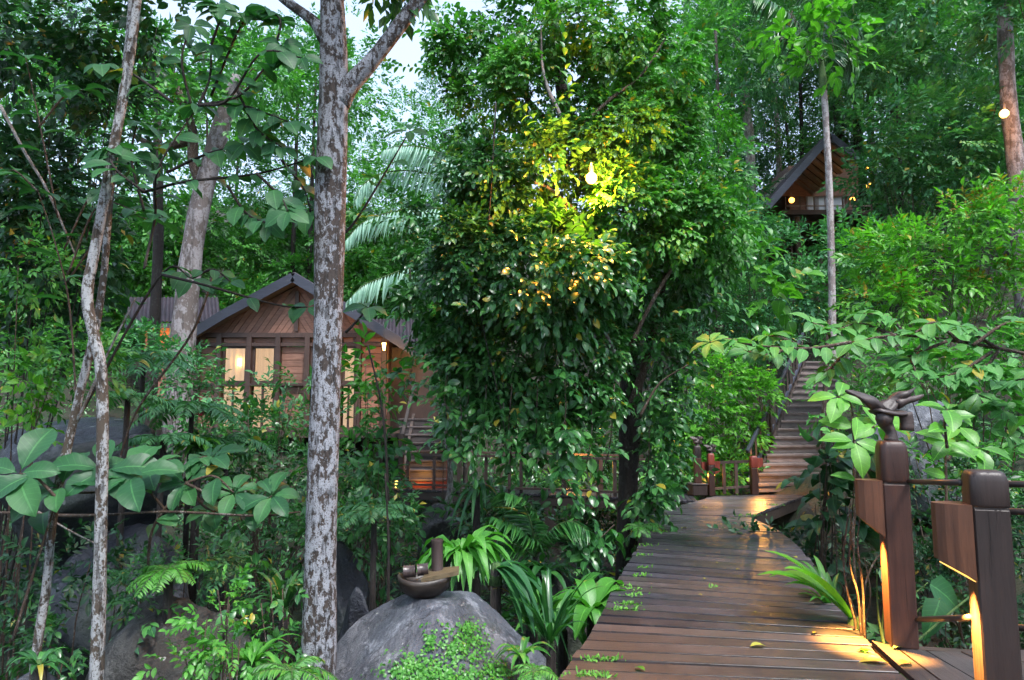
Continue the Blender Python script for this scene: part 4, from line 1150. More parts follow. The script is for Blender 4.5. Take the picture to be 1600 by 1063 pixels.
tree('crooked whitish stem beside the house steps', [(700, 800), (704, 750), (700, 700), (696, 650), (690, 615)], 11.4, [11, 9, 8, 8, 5], BARK['white'], 'bare_sapling', cat='sapling', sides=8, lump=.15, seed=22, limbs=[([(702, 720), (712, 690), (716, 650)], [6, 5, 3])])
vt = thing('vine_tree', 'tall tree smothered in a curtain of glossy climbing vines', 'tree', (W(985, 700, 9.6)[0], 9.6, -1.7))
trunk_part(vt, px_path([(978, 900), (981, 780), (985, 660), (982, 540), (960, 400), (900, 230), (875, 120), (860, 0)], 9.6, n=40), np.array([36, 34, 32, 32, 28, 24, 20, 14]) / ppm(9.6) / 2, BARK['dark'], 14, .12, 3)
for pts, w, *_bk in (([(985, 640), (1010, 560), (1040, 420), (1050, 250)], [16, 12, 9, 5]), ([(965, 420), (880, 380), (780, 370), (690, 400)], [14, 10, 8, 5]), ([(900, 230), (820, 150), (790, 60)], [12, 9, 6]), ([(880, 150), (960, 80), (1020, 40)], [12, 9, 5]), ([(790, 80), (840, 60), (870, 85), (900, 92)], [5, 5, 4, 3], BARK['white'])):
    trunk_part(vt, px_path(pts, 9.3, n=16, foot=False), np.array(w) / ppm(9.3) / 2, _bk[0] if _bk else BARK['twig'], 8, .1, 4, 'limb')
VINE = [  # px, py, rx, ry, depth, share
    (800, 50, 105, 95, 9.2), (920, 40, 125, 90, 9.0), (1010, 110, 85, 95, 9.2), (760, 170, 80, 90, 9.4), (850, 160, 110, 110, 9.0),
    (975, 200, 110, 110, 8.7), (1055, 240, 85, 120, 9.0), (1080, 330, 75, 75, 8.8), (1000, 330, 100, 100, 8.4), (890, 300, 120, 110, 8.3), (770, 300, 120, 90, 8.7),
    (710, 370, 70, 75, 8.9), (760, 420, 120, 100, 8.4), (870, 420, 120, 110, 8.2), (985, 440, 100, 110, 8.4), (1060, 420, 55, 70, 9.0), (715, 470, 70, 75, 8.7),
    (790, 540, 120, 90, 8.2), (900, 540, 100, 100, 8.2), (715, 570, 50, 65, 8.6), (1015, 535, 65, 65, 8.8), (830, 610, 105, 50, 8.4), (915, 610, 45, 45, 8.6), (745, 625, 50, 45, 8.6),
    (1125, 350, 55, 35, 8.8), (1110, 400, 45, 45, 9.2), (1100, 190, 50, 50, 9.6), (720, 90, 50, 70, 9.8), (735, 250, 60, 60, 9.6), (1160, 345, 30, 14, 8.6), (690, 60, 34, 50, 9.6), (655, 390, 40, 45, 9.8), (625, 340, 36, 24, 10.2), (1140, 300, 36, 40, 9.4), (1090, 470, 40, 50, 9.6), (1075, 90, 34, 40, 9.8), (1035, 620, 32, 48, 9.3), (1040, 700, 30, 55, 9.5), (1018, 775, 22, 40, 9.1)]
def vine_mass():
    r = np.random.default_rng(21)
    top, low = Leaves(), Leaves()
    for k, (px, py, rx, ry, Y) in enumerate(VINE):
        Y = Y + r.uniform(-.45, .45); q = ppm(Y); c = W(px, py, Y); lsz = r.uniform(.78, 1.28)
        n = int(rx * ry * (.052 if py < 450 else .043) / lsz ** 1.6)
        B, D, C, cc = blob_points(c, (rx / q, (rx + ry) * .42 / q, ry / q), n, r, clumps=9, cr=.36)
        D = nrm(D + np.array((0, -.25, -.35)))
        bright = (px > 960 and py < 420) or py < 200  # lighter leaf colour on top and right stands in for skylight
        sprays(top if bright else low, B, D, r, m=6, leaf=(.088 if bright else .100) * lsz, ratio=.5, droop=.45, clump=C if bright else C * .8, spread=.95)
    for k in range(150):                                    # long free shoots that break the outline
        px, py, rx, ry, Y = VINE[r.integers(len(VINE))]; q = ppm(Y)
        a = r.uniform(0, 6.28); b = W(px + rx * .85 * math.cos(a), py - ry * .85 * math.sin(a), Y - r.uniform(.1, .6))
        d = nrm(np.array((math.cos(a), -.35, math.sin(a) * .7 - .25 * (r.random() < .6))) + r.normal(size=3) * .25)
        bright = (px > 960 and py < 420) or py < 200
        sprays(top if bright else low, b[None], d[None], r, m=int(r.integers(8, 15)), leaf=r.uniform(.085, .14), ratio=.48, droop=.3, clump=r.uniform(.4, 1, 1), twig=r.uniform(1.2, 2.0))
    for k in range(12):                                     # thin leafy streamers hanging below the curtain
        x0_ = r.uniform(690, 960); y0_ = r.uniform(590, 640); y1_ = y0_ + r.uniform(30, 95); Y = r.uniform(7.8, 8.8)
        P = px_path([(x0_, y0_), (x0_ + r.normal() * 8, (y0_ + y1_) / 2), (x0_ + r.normal() * 14, y1_)], Y, n=24, foot=False)
        trunk_part(vt, P, [.006, .004], BARK['twig'], 5, .1, 5, 'vine_strand')
        n = int(r.integers(7, 16)); B = P[r.integers(0, 24, n)]; D = nrm(r.normal(size=(n, 3)) * (1, 1, .4) + np.array((0, -.4, -.3)))
        sprays(low, B, D, r, m=3, leaf=r.uniform(.10, .15), ratio=.55, droop=.5, clump=r.uniform(.2, .9, n))
    for (pts, Y, nleaf) in (([(640, 420), (650, 520), (640, 600)], 9.4, 24), ([(1060, 470), (1075, 560), (1070, 640)], 9.4, 40), ([(800, 600), (795, 680), (805, 745)], 8.0, 28), ([(920, 600), (925, 670), (915, 730)], 8.2, 24), ([(700, 560), (697, 640), (702, 700)], 8.4, 26), ([(880, 560), (884, 640), (876, 700), (884, 765)], 7.6, 46), ([(960, 600), (952, 700), (930, 760), (902, 800), (925, 870)], 8.2, 26),
                            ([(840, 600), (838, 680), (845, 720)], 8.0, 26), ([(1012, 600), (1014, 700), (1006, 790), (990, 860)], 9.1, 60), ([(960, 820), (925, 850), (890, 845)], 7.6, 30), ([(760, 600), (756, 680)], 8.2, 20), ([(1040, 660), (1030, 740), (1012, 790)], 9.2, 40)):
        P = px_path(pts, Y, n=60, foot=False); i = r.integers(0, 60, nleaf)
        trunk_part(vt, P, [.008, .006], BARK['twig'], 5, .1, 5, 'vine_strand')
        B = P[i] + r.normal(size=(nleaf, 3)) * .05; D = nrm(r.normal(size=(nleaf, 3)) * (1, 1, .4) + np.array((0, -.5, -.3)))
        sprays(low, B, D, r, m=3, leaf=.14, ratio=.55, droop=.5, clump=r.uniform(.2, .8, nleaf))
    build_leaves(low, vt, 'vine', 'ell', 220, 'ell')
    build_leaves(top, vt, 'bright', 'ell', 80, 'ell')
vine_mass()
for k, (pts, w) in enumerate((([(965, 560), (930, 500), (870, 470), (800, 455)], 9), ([(985, 540), (1020, 470), (1060, 400), (1085, 330)], 8), ([(900, 330), (850, 290), (800, 280), (750, 240)], 7), ([(905, 200), (960, 150), (1000, 120), (1040, 60)], 7), ([(880, 190), (850, 120), (845, 40)], 8), ([(820, 560), (790, 520), (770, 460), (720, 430)], 5), ([(960, 440), (980, 380), (975, 300)], 6), ([(1000, 650), (1030, 600), (1075, 570)], 5))):
    trunk_part(vt, px_path(pts, 8.3 + .1 * (k % 3), n=18, foot=False), np.array([w, w * .75, w * .35]) / ppm(8.0) / 2, BARK['twig'] if k % 2 else BARK['grey'], 7, .15, k, 'limb')

# ================================================================== the wooded slope (one mass of crowns nobody could count)
def wood_mass(label, mat, pxr, Yr, ntree, ymin, seed, leaf=.18, per=132, rr=(1.3, 2.6), skip=()):
    r = np.random.default_rng(seed); lv = Leaves(); mb = MB(); k = 0; tries = 0
    while k < ntree and tries < ntree * 60:
        tries += 1
        px = r.uniform(*pxr); Y = r.uniform(*Yr); py = r.uniform(ymin(px) + 10, 560)
        c = W(px, py, Y); g = float(ground(c[0], c[1])); rad = r.uniform(*rr)
        if c[2] < g + .6 or c[2] > g + 19: continue
        q = ppm(Y); rp = rad * q
        if py - rp * .8 < ymin(px): continue
        if any(a - rp < px < b + rp and t - rp < py < d + rp and Y < yy for a, b, t, d, yy in skip): continue
        if c[2] - rad < g and r.random() < .5: c[2] = g + rad * .7
        B, D, C, cc = blob_points(c, (rad, rad, rad * r.uniform(.65, .9)), per, r, clumps=9, cr=.48)
        base = r.random()
        sprays(lv, B, D, r, m=7, leaf=leaf * r.uniform(.8, 1.3), ratio=r.uniform(.36, .55), clump=np.clip(base + (C - .5) * .35, 0, 1), droop=.3)
        if not any(a - 12 < px < b + 12 and Y < yy for a, b, t, d, yy in skip) and r.random() < .12: mb.tube([np.array((c[0], c[1], g - .3)), np.array((c[0] + r.normal() * .2, c[1], c[2]))], [.12, .05], 6)
        k += 1
    o = thing('forest', label, 'forest', (0, 30, 0)); o['kind'] = 'stuff'
    mb.build('trunks', BARK['dark'], o, True)['kind'] = 'stuff'
    build_leaves(lv, o, mat, 'dia', name='canopy')
yl = lambda px: np.interp(px, (-200, 60, 240, 262, 335, 350, 400, 540, 556, 690, 720, 950, 965, 1065, 1085, 1120), (-40, -40, 20, 140, 140, 40, 15, 10, 78, 78, 85, 60, 32, 30, -20, -160))
SKIP = [(200, 660, 420, 680, 24.2), (1195, 1345, 205, 335, 31)]
wood_mass('mid green wood on the slope behind the house', 'forest', (-150, 760), (23, 40), 150, yl, 31, skip=SKIP)
wood_mass('bright green undergrowth trees close behind the house', 'bright', (200, 720), (23.5, 28), 34, lambda p: 300, 32, leaf=.20, rr=(.9, 1.6), per=90, skip=SKIP)
wood_mass('light leafy bank of shrubs close around the back of the house', 'bright', (-120, 740), (21.5, 26.5), 60, lambda p: 335, 37, leaf=.19, rr=(.8, 1.5), per=120, skip=SKIP)
wood_mass('bluish green wood covering the upper slope around the cabin', 'blue', (940, 1760), (22, 40), 165, yl, 33, skip=SKIP)  # bluish leaf colour stands in for haze on the far wood
wood_mass('fresh green trees between the vine curtain and the cabin', 'forest', (1040, 1700), (20, 34), 75, yl, 34, rr=(1.0, 2.0), skip=SKIP)
wood_mass('crowns tinted bluish for mist at the head of the slope behind the cabin', 'blue', (1050, 1450), (33, 43), 75, yl, 36, leaf=.2, rr=(1.6, 2.8))
wood_mass('crowns high on the slope around the bulb trunk', 'blue', (1300, 1760), (22, 34), 45, lambda p: -120, 35, rr=(1.2, 2.2), skip=SKIP)

# ================================================================== undergrowth on the ravine floor and slopes
def undergrowth():
    r = np.random.default_rng(41)
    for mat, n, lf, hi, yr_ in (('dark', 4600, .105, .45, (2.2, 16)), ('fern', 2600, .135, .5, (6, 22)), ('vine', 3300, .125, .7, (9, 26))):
        Y = yr_[0] + (yr_[1] - yr_[0]) * r.random(n) ** .8; X = r.uniform(-.85, .85, n) * (Y + 1.0)
        near = (np.abs(X - np.interp(Y, (0, 4, 12), (1.1, 1.2, 3.8))) < 1.3) & (Y < 12.5)
        hs_ = (np.abs(X - np.interp(Y, (12, 18), (4.9, 8.2))) < .9) & (Y > 11) & (Y < 19)
        hh_ = (X > xl - .5) & (X < xr + .5) & (Y > YH - .2)
        k = ~(near | hs_ | hh_); X, Y = X[k], Y[k]; m = len(X)
        Z = ground(X, Y) + r.uniform(0, hi, m) ** 1.3
        lv = Leaves(); D = nrm(r.normal(size=(m, 3)) * (1, 1, .3) + np.array((0, -.2, .55)))
        sprays(lv, np.stack([X, Y, Z], 1), D, r, m=6, leaf=lf, ratio=.42, droop=.3, clump=np.clip(.5 + .4 * wob(X, Y, .5), 0, 1))
        o = thing('undergrowth', {'dark': 'dark low leafy undergrowth on the shaded ravine floor', 'fern': 'ferny blue-green ground cover on the lower slopes', 'vine': 'leafy ground cover up the slopes behind the walkways'}[mat], 'undergrowth', (0, 8, -1)); o['kind'] = 'stuff'
        build_leaves(lv, o, mat, 'low', name='ground_leaves')
undergrowth()

# ================================================================== shrubs, each a thing
def shrub(label, blobs, Y, leafpx, mat, parts=0, kind='low', pk='ell', m=6, dens=1.0, ratio=.45, droop=.35, mode='pinnate', name='shrub', cat='shrub', seed=None, flat=.7, stem=BARK['twig'], spread=.9, minpx=8, hang=False, nst=3, tilt=(0, -.15, 0), clumps=10, tip=None):
    seed = seed if seed is not None else int(abs(blobs[0][0] * 7 + blobs[0][1] * 13)) % 9999
    r = np.random.default_rng(seed); lv = Leaves(); tp = Leaves(); q = ppm(Y)
    c0 = W(blobs[0][0], blobs[0][1], Y); g0 = float(ground(c0[0], c0[1]))
    t = thing(name, label, cat, (c0[0], c0[1], g0)); stems = []
    for b in blobs:
        px, py, rx, ry = b[:4]; Yb = b[4] if len(b) > 4 else Y; qb = ppm(Yb)
        c = W(px, py, Yb); n = max(6, int(dens * 3.14 * rx * ry * 3.2 / (leafpx ** 2 * ratio * m * .62)))
        B, D, C, cc = blob_points(c, (rx / qb, (rx + ry) * .45 / qb, ry / qb), n, r, clumps=clumps, cr=.46)
        gz = ground(B[:, 0], B[:, 1]); B[:, 2] = np.maximum(B[:, 2], gz + .02)
        sprays(lv, B, nrm(D + np.array(tilt)), r, m=m, leaf=leafpx / qb, ratio=ratio, droop=droop, clump=C, mode=mode, flat=flat, spread=spread)
        for e in cc[:nst]:
            if hang:
                stems.append((catmull([e + (r.normal() * .1, .1, .5), e + (0, 0, .2), e], 6), [.008, .004])); continue
            f = np.array((c0[0] + r.normal() * .05, c0[1] + r.normal() * .05, g0 - .1))
            stems.append((catmull([f, f * .5 + e * .5 + r.normal(size=3) * .08, e], 8), [.55 * leafpx * .09 / q + .006, .004]))
        if tip:
            k = r.choice(n, min(n, tip[1]), replace=False); kk = k[np.argsort(-B[k, 2])][:max(4, tip[1] // 2)]
            sprays(tp, B[kk] + (0, 0, .03), nrm(D[kk] + (0, 0, .4)), r, m=4, leaf=leafpx * .8 / qb, ratio=ratio, clump=C[kk])
    for P_, R_ in stems: MB().tube(P_, R_, 5).build('stem', stem, t, True)
    build_leaves(lv, t, mat, kind, parts, pk, minpx=minpx)
    if tip and tp.P: build_leaves(tp, t, tip[0], kind, name='young_leaves')
    return t
shrub('dome-shaped light green shrub with orange young tips on the slope', [(1470, 430, 120, 90), (1560, 370, 75, 75), (1380, 470, 60, 45), (1590, 460, 60, 70), (1500, 340, 50, 30)], 13.0, 14, 'lime', 60, dens=1.1, ratio=.42, tip=('orange', 60))
shrub('dense small-leaved light green bush under the stair handrail', [(1110, 650, 65, 75), (1130, 600, 50, 50), (1090, 710, 45, 55), (1165, 690, 30, 50), (1180, 620, 30, 40), (1060, 660, 40, 60)], 13.9, 10, 'lime', 0, dens=1.1)
shrub('leafy bush growing behind the bend railing', [(1140, 742, 36, 26), (1060, 740, 45, 40), (1100, 740, 40, 30)], 13.2, 11, 'bright', 0, dens=1.0)
shrub('dark tree with layered glossy sprays below the bulb', [(1420, 240, 110, 70), (1480, 300, 90, 50), (1380, 300, 60, 40), (1500, 200, 80, 60), (1360, 220, 40, 50)], 21.0, 12, 'blue', 0, dens=1.0, kind='dia', name='dark_tree', cat='tree', m=8, flat=.95)
shrub('broad-leaved pale climber hanging in the middle of the slope', [(1190, 440, 40, 28), (1170, 410, 40, 25), (1205, 465, 25, 22)], 15.0, 22, 'lime', 40, 'ell', 'heart', m=5, dens=.8, ratio=.8, droop=.7)
shrub('blue-green feathery bush between the stairs and the vine curtain', [(1130, 500, 70, 50), (1180, 520, 60, 40), (1110, 430, 60, 50), (1150, 370, 60, 50)], 15.5, 10, 'blue', 0, dens=1.0, m=8, ratio=.3)
shrub('dark broad bush beside the stair head', [(1230, 460, 60, 50), (1250, 400, 60, 45), (1330, 400, 55, 50), (1230, 510, 40, 30)], 19.5, 11, 'blue', 0, dens=1.0)
shrub('leafy low bushes covering the bank beside the stairs', [(1360, 575, 55, 35), (1430, 565, 55, 35), (1350, 640, 35, 40), (1510, 545, 80, 40), (1590, 560, 50, 50)], 11.6, 13, 'bright', 40, dens=.9, nst=1)
shrub('glossy dark creeper with round leaves beside the walkway bend', [(1282, 750, 32, 42), (1285, 795, 38, 42), (1296, 705, 22, 34), (1312, 725, 32, 42), (1290, 840, 30, 40)], 8.2, 27, 'dark', 110, 'ell', 'heart', m=4, dens=.8, ratio=.72, droop=.6)
shrub('light bush leaning over the lower stair treads', [(1292, 640, 18, 36), (1296, 680, 18, 30)], 11.0, 15, 'pale', 30, m=5, dens=.7)
shrub('pale large-leaved bush spilling over the rail behind the posts', [(1510, 590, 85, 45), (1570, 640, 50, 60), (1450, 600, 60, 35), (1540, 700, 60, 40)], 7.6, 30, 'pale', 120, 'ell', 'obo', m=5, dens=.7, ratio=.5, mode='whorl')
shrub('small bright weeds between the boulder and the landing rail', [(1480, 710, 60, 28), (1550, 730, 50, 30), (1420, 720, 40, 25)], 7.0, 18, 'bright', 50, m=5, dens=.8)
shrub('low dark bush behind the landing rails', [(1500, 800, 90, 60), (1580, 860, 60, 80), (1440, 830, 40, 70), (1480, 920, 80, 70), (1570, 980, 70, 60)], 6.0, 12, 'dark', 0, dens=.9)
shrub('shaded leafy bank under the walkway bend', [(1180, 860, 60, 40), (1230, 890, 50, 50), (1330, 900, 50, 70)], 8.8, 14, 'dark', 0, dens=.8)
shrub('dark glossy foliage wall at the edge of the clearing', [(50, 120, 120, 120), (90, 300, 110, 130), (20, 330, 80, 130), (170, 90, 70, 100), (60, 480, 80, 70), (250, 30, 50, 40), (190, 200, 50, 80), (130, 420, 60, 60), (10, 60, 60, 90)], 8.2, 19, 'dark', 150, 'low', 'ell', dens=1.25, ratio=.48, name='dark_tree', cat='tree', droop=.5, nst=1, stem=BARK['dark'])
shrub('mid green bush under the dark foliage wall', [(40, 420, 60, 50), (30, 560, 55, 70), (110, 560, 60, 50)], 6.6, 14, 'forest', 40, dens=.9, nst=1)
shrub('round-leaved creeper trailing down the dark boulder', [(40, 620, 30, 40), (45, 680, 22, 40), (60, 585, 25, 25)], 6.3, 19, 'lime', 50, 'ell', 'ell', m=4, dens=.7, ratio=.6, nst=1)
shrub('shrub with fine leaves by the house corner post', [(285, 590, 55, 50), (240, 560, 50, 45), (330, 620, 40, 40)], 13.5, 11, 'blue', 0, dens=.9)
shrub('leafy shrub under the lit windows', [(400, 675, 80, 30), (480, 665, 40, 35), (340, 690, 50, 30)], 13.0, 13, 'vine', 40, dens=.9)
shrub('pinnate-leaved shrub crossing in front of the house wall', [(410, 640, 45, 22), (465, 620, 30, 25), (430, 680, 50, 30)], 10.5, 17, 'fern', 50, m=9, dens=.55, ratio=.34, flat=.9)
shrub('tall leafy shrub between the lichen trunk and the house steps', [(570, 600, 35, 50), (590, 660, 45, 45), (555, 700, 40, 60), (600, 610, 22, 30)], 10.0, 19, 'bright', 80, m=7, dens=.65, ratio=.45)
shrub('dense dark bushes below the house on the slope', [(420, 730, 90, 35), (520, 740, 60, 50), (330, 720, 60, 40), (560, 790, 50, 50)], 9.6, 14, 'vine', 40, dens=.9)
shrub('shadowy bush at the foot of the house slope', [(440, 840, 80, 45), (540, 830, 60, 40), (380, 800, 50, 40), (600, 820, 40, 50)], 7.6, 15, 'vine', 40, dens=.75)
shrub('thin-stemmed bush with drooping leaves beside the steps', [(590, 770, 35, 35), (640, 800, 30, 22), (575, 720, 28, 40)], 8.6, 18, 'broad', 60, m=5, dens=.7, droop=.8)
shrub('hanging dark leaves under the side walkway', [(790, 815, 55, 25), (740, 805, 40, 30), (850, 830, 40, 30)], 9.6, 17, 'vine', 50, m=5, dens=.8)
shrub('green wall of leaves behind the side walkway', [(760, 690, 80, 50), (880, 700, 80, 45), (960, 690, 60, 60), (1050, 690, 40, 50), (840, 780, 110, 30, 13.4), (980, 800, 60, 30, 13.0)], 14.6, 12, 'vine', 0, dens=1.1)
shrub('leafy bush covering the porch corner', [(700, 560, 35, 45), (715, 620, 30, 40)], 12.5, 14, 'vine', 40, dens=.8)
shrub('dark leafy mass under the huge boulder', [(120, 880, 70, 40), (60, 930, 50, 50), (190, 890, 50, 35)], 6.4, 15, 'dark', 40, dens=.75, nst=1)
shrub('shaded seedlings between the slim trunks and the brown boulder', [(110, 1000, 50, 50), (210, 985, 40, 45), (40, 1010, 40, 40)], 4.9, 17, 'vine', 50, m=5, dens=.55, nst=1)
shrub('low pale bush among stones beside the front boulder', [(260, 905, 60, 30), (320, 890, 50, 30), (200, 930, 40, 25)], 5.2, 13, 'fern', 50, m=7, dens=.7, ratio=.32)
shrub('creeper with small paired leaves on the brown boulder', [(330, 985, 50, 40), (370, 1010, 40, 45), (300, 1040, 60, 25), (340, 930, 40, 25)], 4.0, 13, 'strap', 80, m=6, dens=.42, ratio=.5)
shrub('small seedlings at the foot of the lichen trunk', [(440, 1000, 30, 40), (430, 930, 40, 40), (420, 1045, 40, 25)], 4.6, 16, 'vine', 40, m=5, dens=.6, ratio=.5)

# ================================================================== single plants with leaves of their own
def ribbon(pts, widths, up=(0, 0, 1), fold=.18, wave=0.0, seed=0):
    """curved blade along pts: returns verts, tris, across"""
    P = np.asarray(pts, float); n = len(P); T = nrm(np.gradient(P, axis=0))
    X = np.cross(T, np.asarray(up, float)); bad = np.linalg.norm(X, axis=1) < 1e-3; X[bad] = (1, 0, 0); X = nrm(X); Z = np.cross(X, T)
    w = np.interp(np.linspace(0, 1, n), np.linspace(0, 1, len(widths)), widths) / 2
    r = np.random.default_rng(seed); ph = r.uniform(0, 6.28)
    i = np.arange(n)
    wl = wave * np.sin(i * 1.7 + ph); wr = wave * np.sin(i * 1.9 + ph + 2)
    V = np.stack([P - X * w[:, None] + Z * (fold * w + wl * w)[:, None], P, P + X * w[:, None] + Z * (fold * w + wr * w)[:, None]], 1).reshape(-1, 3)
    F = []
    for k in range(n - 1):
        for j in range(2):
            a = k * 3 + j; F += [(a, a + 1, a + 4), (a, a + 4, a + 3)]
    return V, np.array(F), np.tile([1., 0, 1.], n)
def blade_obj(parent, pts, widths, mat, name='leaf', tint=None, **kw):
    V, F, A = ribbon(pts, widths, **kw); o0 = np.array(wloc(parent)); n = len(V)
    me = mesh_np(name, V - o0, F, LEAF[mat], True, {'tint': np.zeros(n), 'clump': np.full(n, .5 if tint is None else tint), 'across': A, 'along': np.repeat(np.linspace(0, 2, n // 3), 3)})
    return link(name, me, parent)
def big_leaves(parent, items, mat, kind='big'):
    """items: (pos, axis, up, length, width)"""
    o0 = np.array(wloc(parent)); me = single_leaf(kind, mat)
    for p, ax, up, l, w in items:
        M = frames(np.array([ax], float), np.array([up], float))[0]
        ob = bpy.data.objects.new('leaf', me); col.objects.link(ob); ob.parent = parent; ob.matrix_local = mat4(M, np.array(p) - o0, l, w)
def whorl(P, n, L, r, facing=(0, -.35, .8), ratio=.5, droop=.25, lift=.15):
    N = nrm(np.array(facing) + r.normal(size=3) * .18); S = nrm(np.cross(N, (.3, 1, .2))); T = np.cross(N, S); out = []
    a0 = r.uniform(0, 6.28)
    for k in range(n):
        a = a0 + 2 * np.pi * k / n + r.uniform(-.25, .25); ax = nrm(S * math.cos(a) + T * math.sin(a) + N * lift - np.array((0, 0, droop)))
        l = L * r.uniform(.7, 1.15); out.append((P + ax * l * .06, ax, nrm(N + r.normal(size=3) * .12), l, l * ratio * r.uniform(.85, 1.15)))
    return out
def branch_plant(label, branches, Y, leafpx, mat, ratio=.5, kind='big', name='broadleaf_plant', cat='plant', bark=BARK['twig'], nwh=5, alt=0, seed=1, root=None, facing=(0, -.35, .8), droop=.25, rad=5.0, lift=.15):
    """branches: lists of pixel points; a whorl at each tip, `alt` leaves along each"""
    r = np.random.default_rng(seed); q = ppm(Y)
    b0 = W(*branches[0][0][:2], Y); g = root if root is not None else (b0[0], b0[1], float(ground(b0[0], b0[1])))
    t = thing(name, label, cat, g); items = []
    for k, br in enumerate(branches):
        yy = Y + r.uniform(-.25, .25) * (k > 0)
        P = np.array([W(p[0], p[1], yy) for p in br]); P[1:-1, 1] += r.normal(size=max(0, len(P) - 2)) * .06
        if k == 0: P[0] = W(*br[0][:2], Y)
        C = catmull(P, 18)
        trunk_part(t, C, np.array([rad, rad * .8, rad * .45]) / q / 2, bark, 6, .08, k, 'stalk')
        items += whorl(C[-1], nwh, leafpx / q, r, facing, ratio, droop, lift)
        for j in range(alt):
            u = .3 + .65 * (j + .5) / alt; i = int(u * 17); d = nrm(C[min(i + 1, 17)] - C[i - 1]); sd = nrm(np.cross(d, (0, -.4, 1))) * (1 if j % 2 else -1)
            ax = nrm(sd + d * .5 - np.array((0, 0, droop)) + r.normal(size=3) * .15); l = leafpx / q * r.uniform(.65, 1.1)
            items.append((C[i], ax, nrm(np.array(facing) + r.normal(size=3) * .2), l, l * ratio * r.uniform(.85, 1.15)))
    big_leaves(t, items, mat, kind)
    return t
# large leaves in front of the dark boulder
branch_plant('sapling with very large lobed leaves before the dark boulder', [[(20, 1000), (60, 860), (95, 760)], [(95, 770), (130, 740), (165, 735)], [(90, 780), (60, 745), (30, 740)], [(100, 770), (150, 770), (205, 745)]],
             4.4, 72, 'broad', .55, nwh=5, seed=61, alt=1, facing=(0, -.55, .75), droop=.1, name='large_leaf_plant')
branch_plant('spreading sapling with whorled leaves below the house slope', [[(230, 900), (250, 820), (290, 755)], [(290, 755), (330, 745), (365, 770)], [(290, 755), (380, 800), (425, 775)], [(260, 800), (240, 760), (235, 735)], [(300, 770), (330, 790), (335, 800)], [(270, 780), (310, 720), (330, 715)]],
             5.0, 50, 'broad', .5, nwh=6, seed=62, alt=3, facing=(0, -.5, .8), droop=.15)
br = thing('bare_branch', 'long dead grey branch lying across under the big leaves', 'branch', W(150, 810, 4.9))
trunk_part(br, px_path([(-20, 800, 5.1), (120, 806, 4.9), (260, 800, 4.8), (400, 806, 4.8), (470, 800, 4.9)], 4.9, n=30, foot=False), [.012, .010, .006], BARK['twig'], 6, .15, 1, 'wood')
trunk_part(br, px_path([(60, 800), (110, 830), (150, 850)], 4.9, n=8, foot=False), [.008, .004], BARK['white'], 6, .15, 1, 'twig')
# overhead broad leaves at upper left
branch_plant('dark branching sapling with round translucent leaves against the sky', [[(225, 420), (225, 330), (260, 270), (310, 165)], [(310, 165), (355, 155), (420, 100), (470, 90)], [(310, 165), (325, 120), (330, 70)], [(225, 300), (300, 290), (400, 270), (495, 245)],
              [(310, 165), (370, 140), (440, 70)], [(225, 330), (210, 250), (215, 190)], [(400, 270), (430, 300), (450, 330)], [(340, 160), (390, 170), (450, 190)], [(270, 160), (200, 110), (160, 100)], [(420, 100), (440, 40), (420, 15)], [(355, 290), (380, 330), (420, 350)], [(330, 150), (370, 60), (390, 20)], [(300, 170), (290, 100), (300, 40)], [(225, 300), (190, 270), (170, 230)], [(440, 250), (470, 290), (485, 330)], [(260, 270), (320, 240), (380, 225)], [(370, 140), (400, 200), (440, 230)], [(330, 70), (350, 30), (340, 5)]],
             4.4, 42, 'broad', .6, 'ell', 'broadleaf_sapling', 'sapling', BARK['dark'], nwh=5, alt=9, seed=63, facing=(.1, -.5, .6), droop=.45, rad=5.0)
branch_plant('sapling with pale hanging leaves beside the slim trunks', [[(120, 640), (110, 480), (100, 390), (60, 300)], [(100, 390), (140, 300), (190, 310)], [(105, 430), (150, 320), (215, 330)], [(60, 300), (30, 270), (10, 275)], [(90, 340), (60, 200), (40, 90)], [(105, 440), (180, 340), (240, 345)], [(60, 200), (100, 150), (130, 140)]],
             4.9, 50, 'broad', .45, 'ell', 'broadleaf_sapling', 'sapling', BARK['twig'], nwh=4, alt=5, seed=64, facing=(.1, -.3, .9), droop=.2, rad=3.5)
branch_plant('leafy twig reaching past the lichen trunk before the gable', [[(130, 640), (250, 430), (300, 435)], [(255, 430), (330, 450), (430, 475), (480, 480)], [(520, 380), (560, 340), (640, 205)], [(540, 520), (560, 500), (575, 480)], [(300, 435), (330, 420), (360, 440)]],
             5.6, 36, 'broad', .55, 'ell', 'leafy_twig', 'branch', BARK['dark'], nwh=4, alt=4, seed=65, facing=(0, -.5, .7), droop=.3, rad=5)
# overhanging branch of large leaves in front of the stairs
branch_plant('branch of large fresh leaves arching over the hillside stairs', [[(1640, 560), (1500, 535), (1400, 525), (1330, 535)], [(1400, 525), (1350, 505), (1310, 515)], [(1330, 535), (1260, 545), (1180, 540)], [(1500, 535), (1460, 505), (1430, 520)], [(1560, 545), (1520, 520), (1500, 510)], [(1330, 540), (1300, 570), (1285, 590)], [(1450, 530), (1420, 560), (1400, 560)], [(1260, 545), (1220, 530), (1200, 525)], [(1550, 550), (1500, 580), (1470, 590)], [(1600, 555), (1590, 590), (1560, 600)], [(1420, 527), (1390, 495), (1350, 490)], [(1520, 540), (1560, 510), (1590, 500)], [(1480, 533), (1440, 555), (1430, 580)], [(1300, 538), (1290, 515), (1270, 505)], [(1230, 545), (1200, 555), (1170, 550)], [(1180, 540), (1140, 530), (1110, 535)], [(1560, 548), (1545, 570), (1520, 575)]],
             7.0, 34, 'pale', .5, 'ell', 'overhanging_branch', 'branch', BARK['twig'], nwh=6, alt=12, seed=66, facing=(0, -.35, .9), droop=.15, rad=6, root=tuple(W(1640, 560, 7.0)))
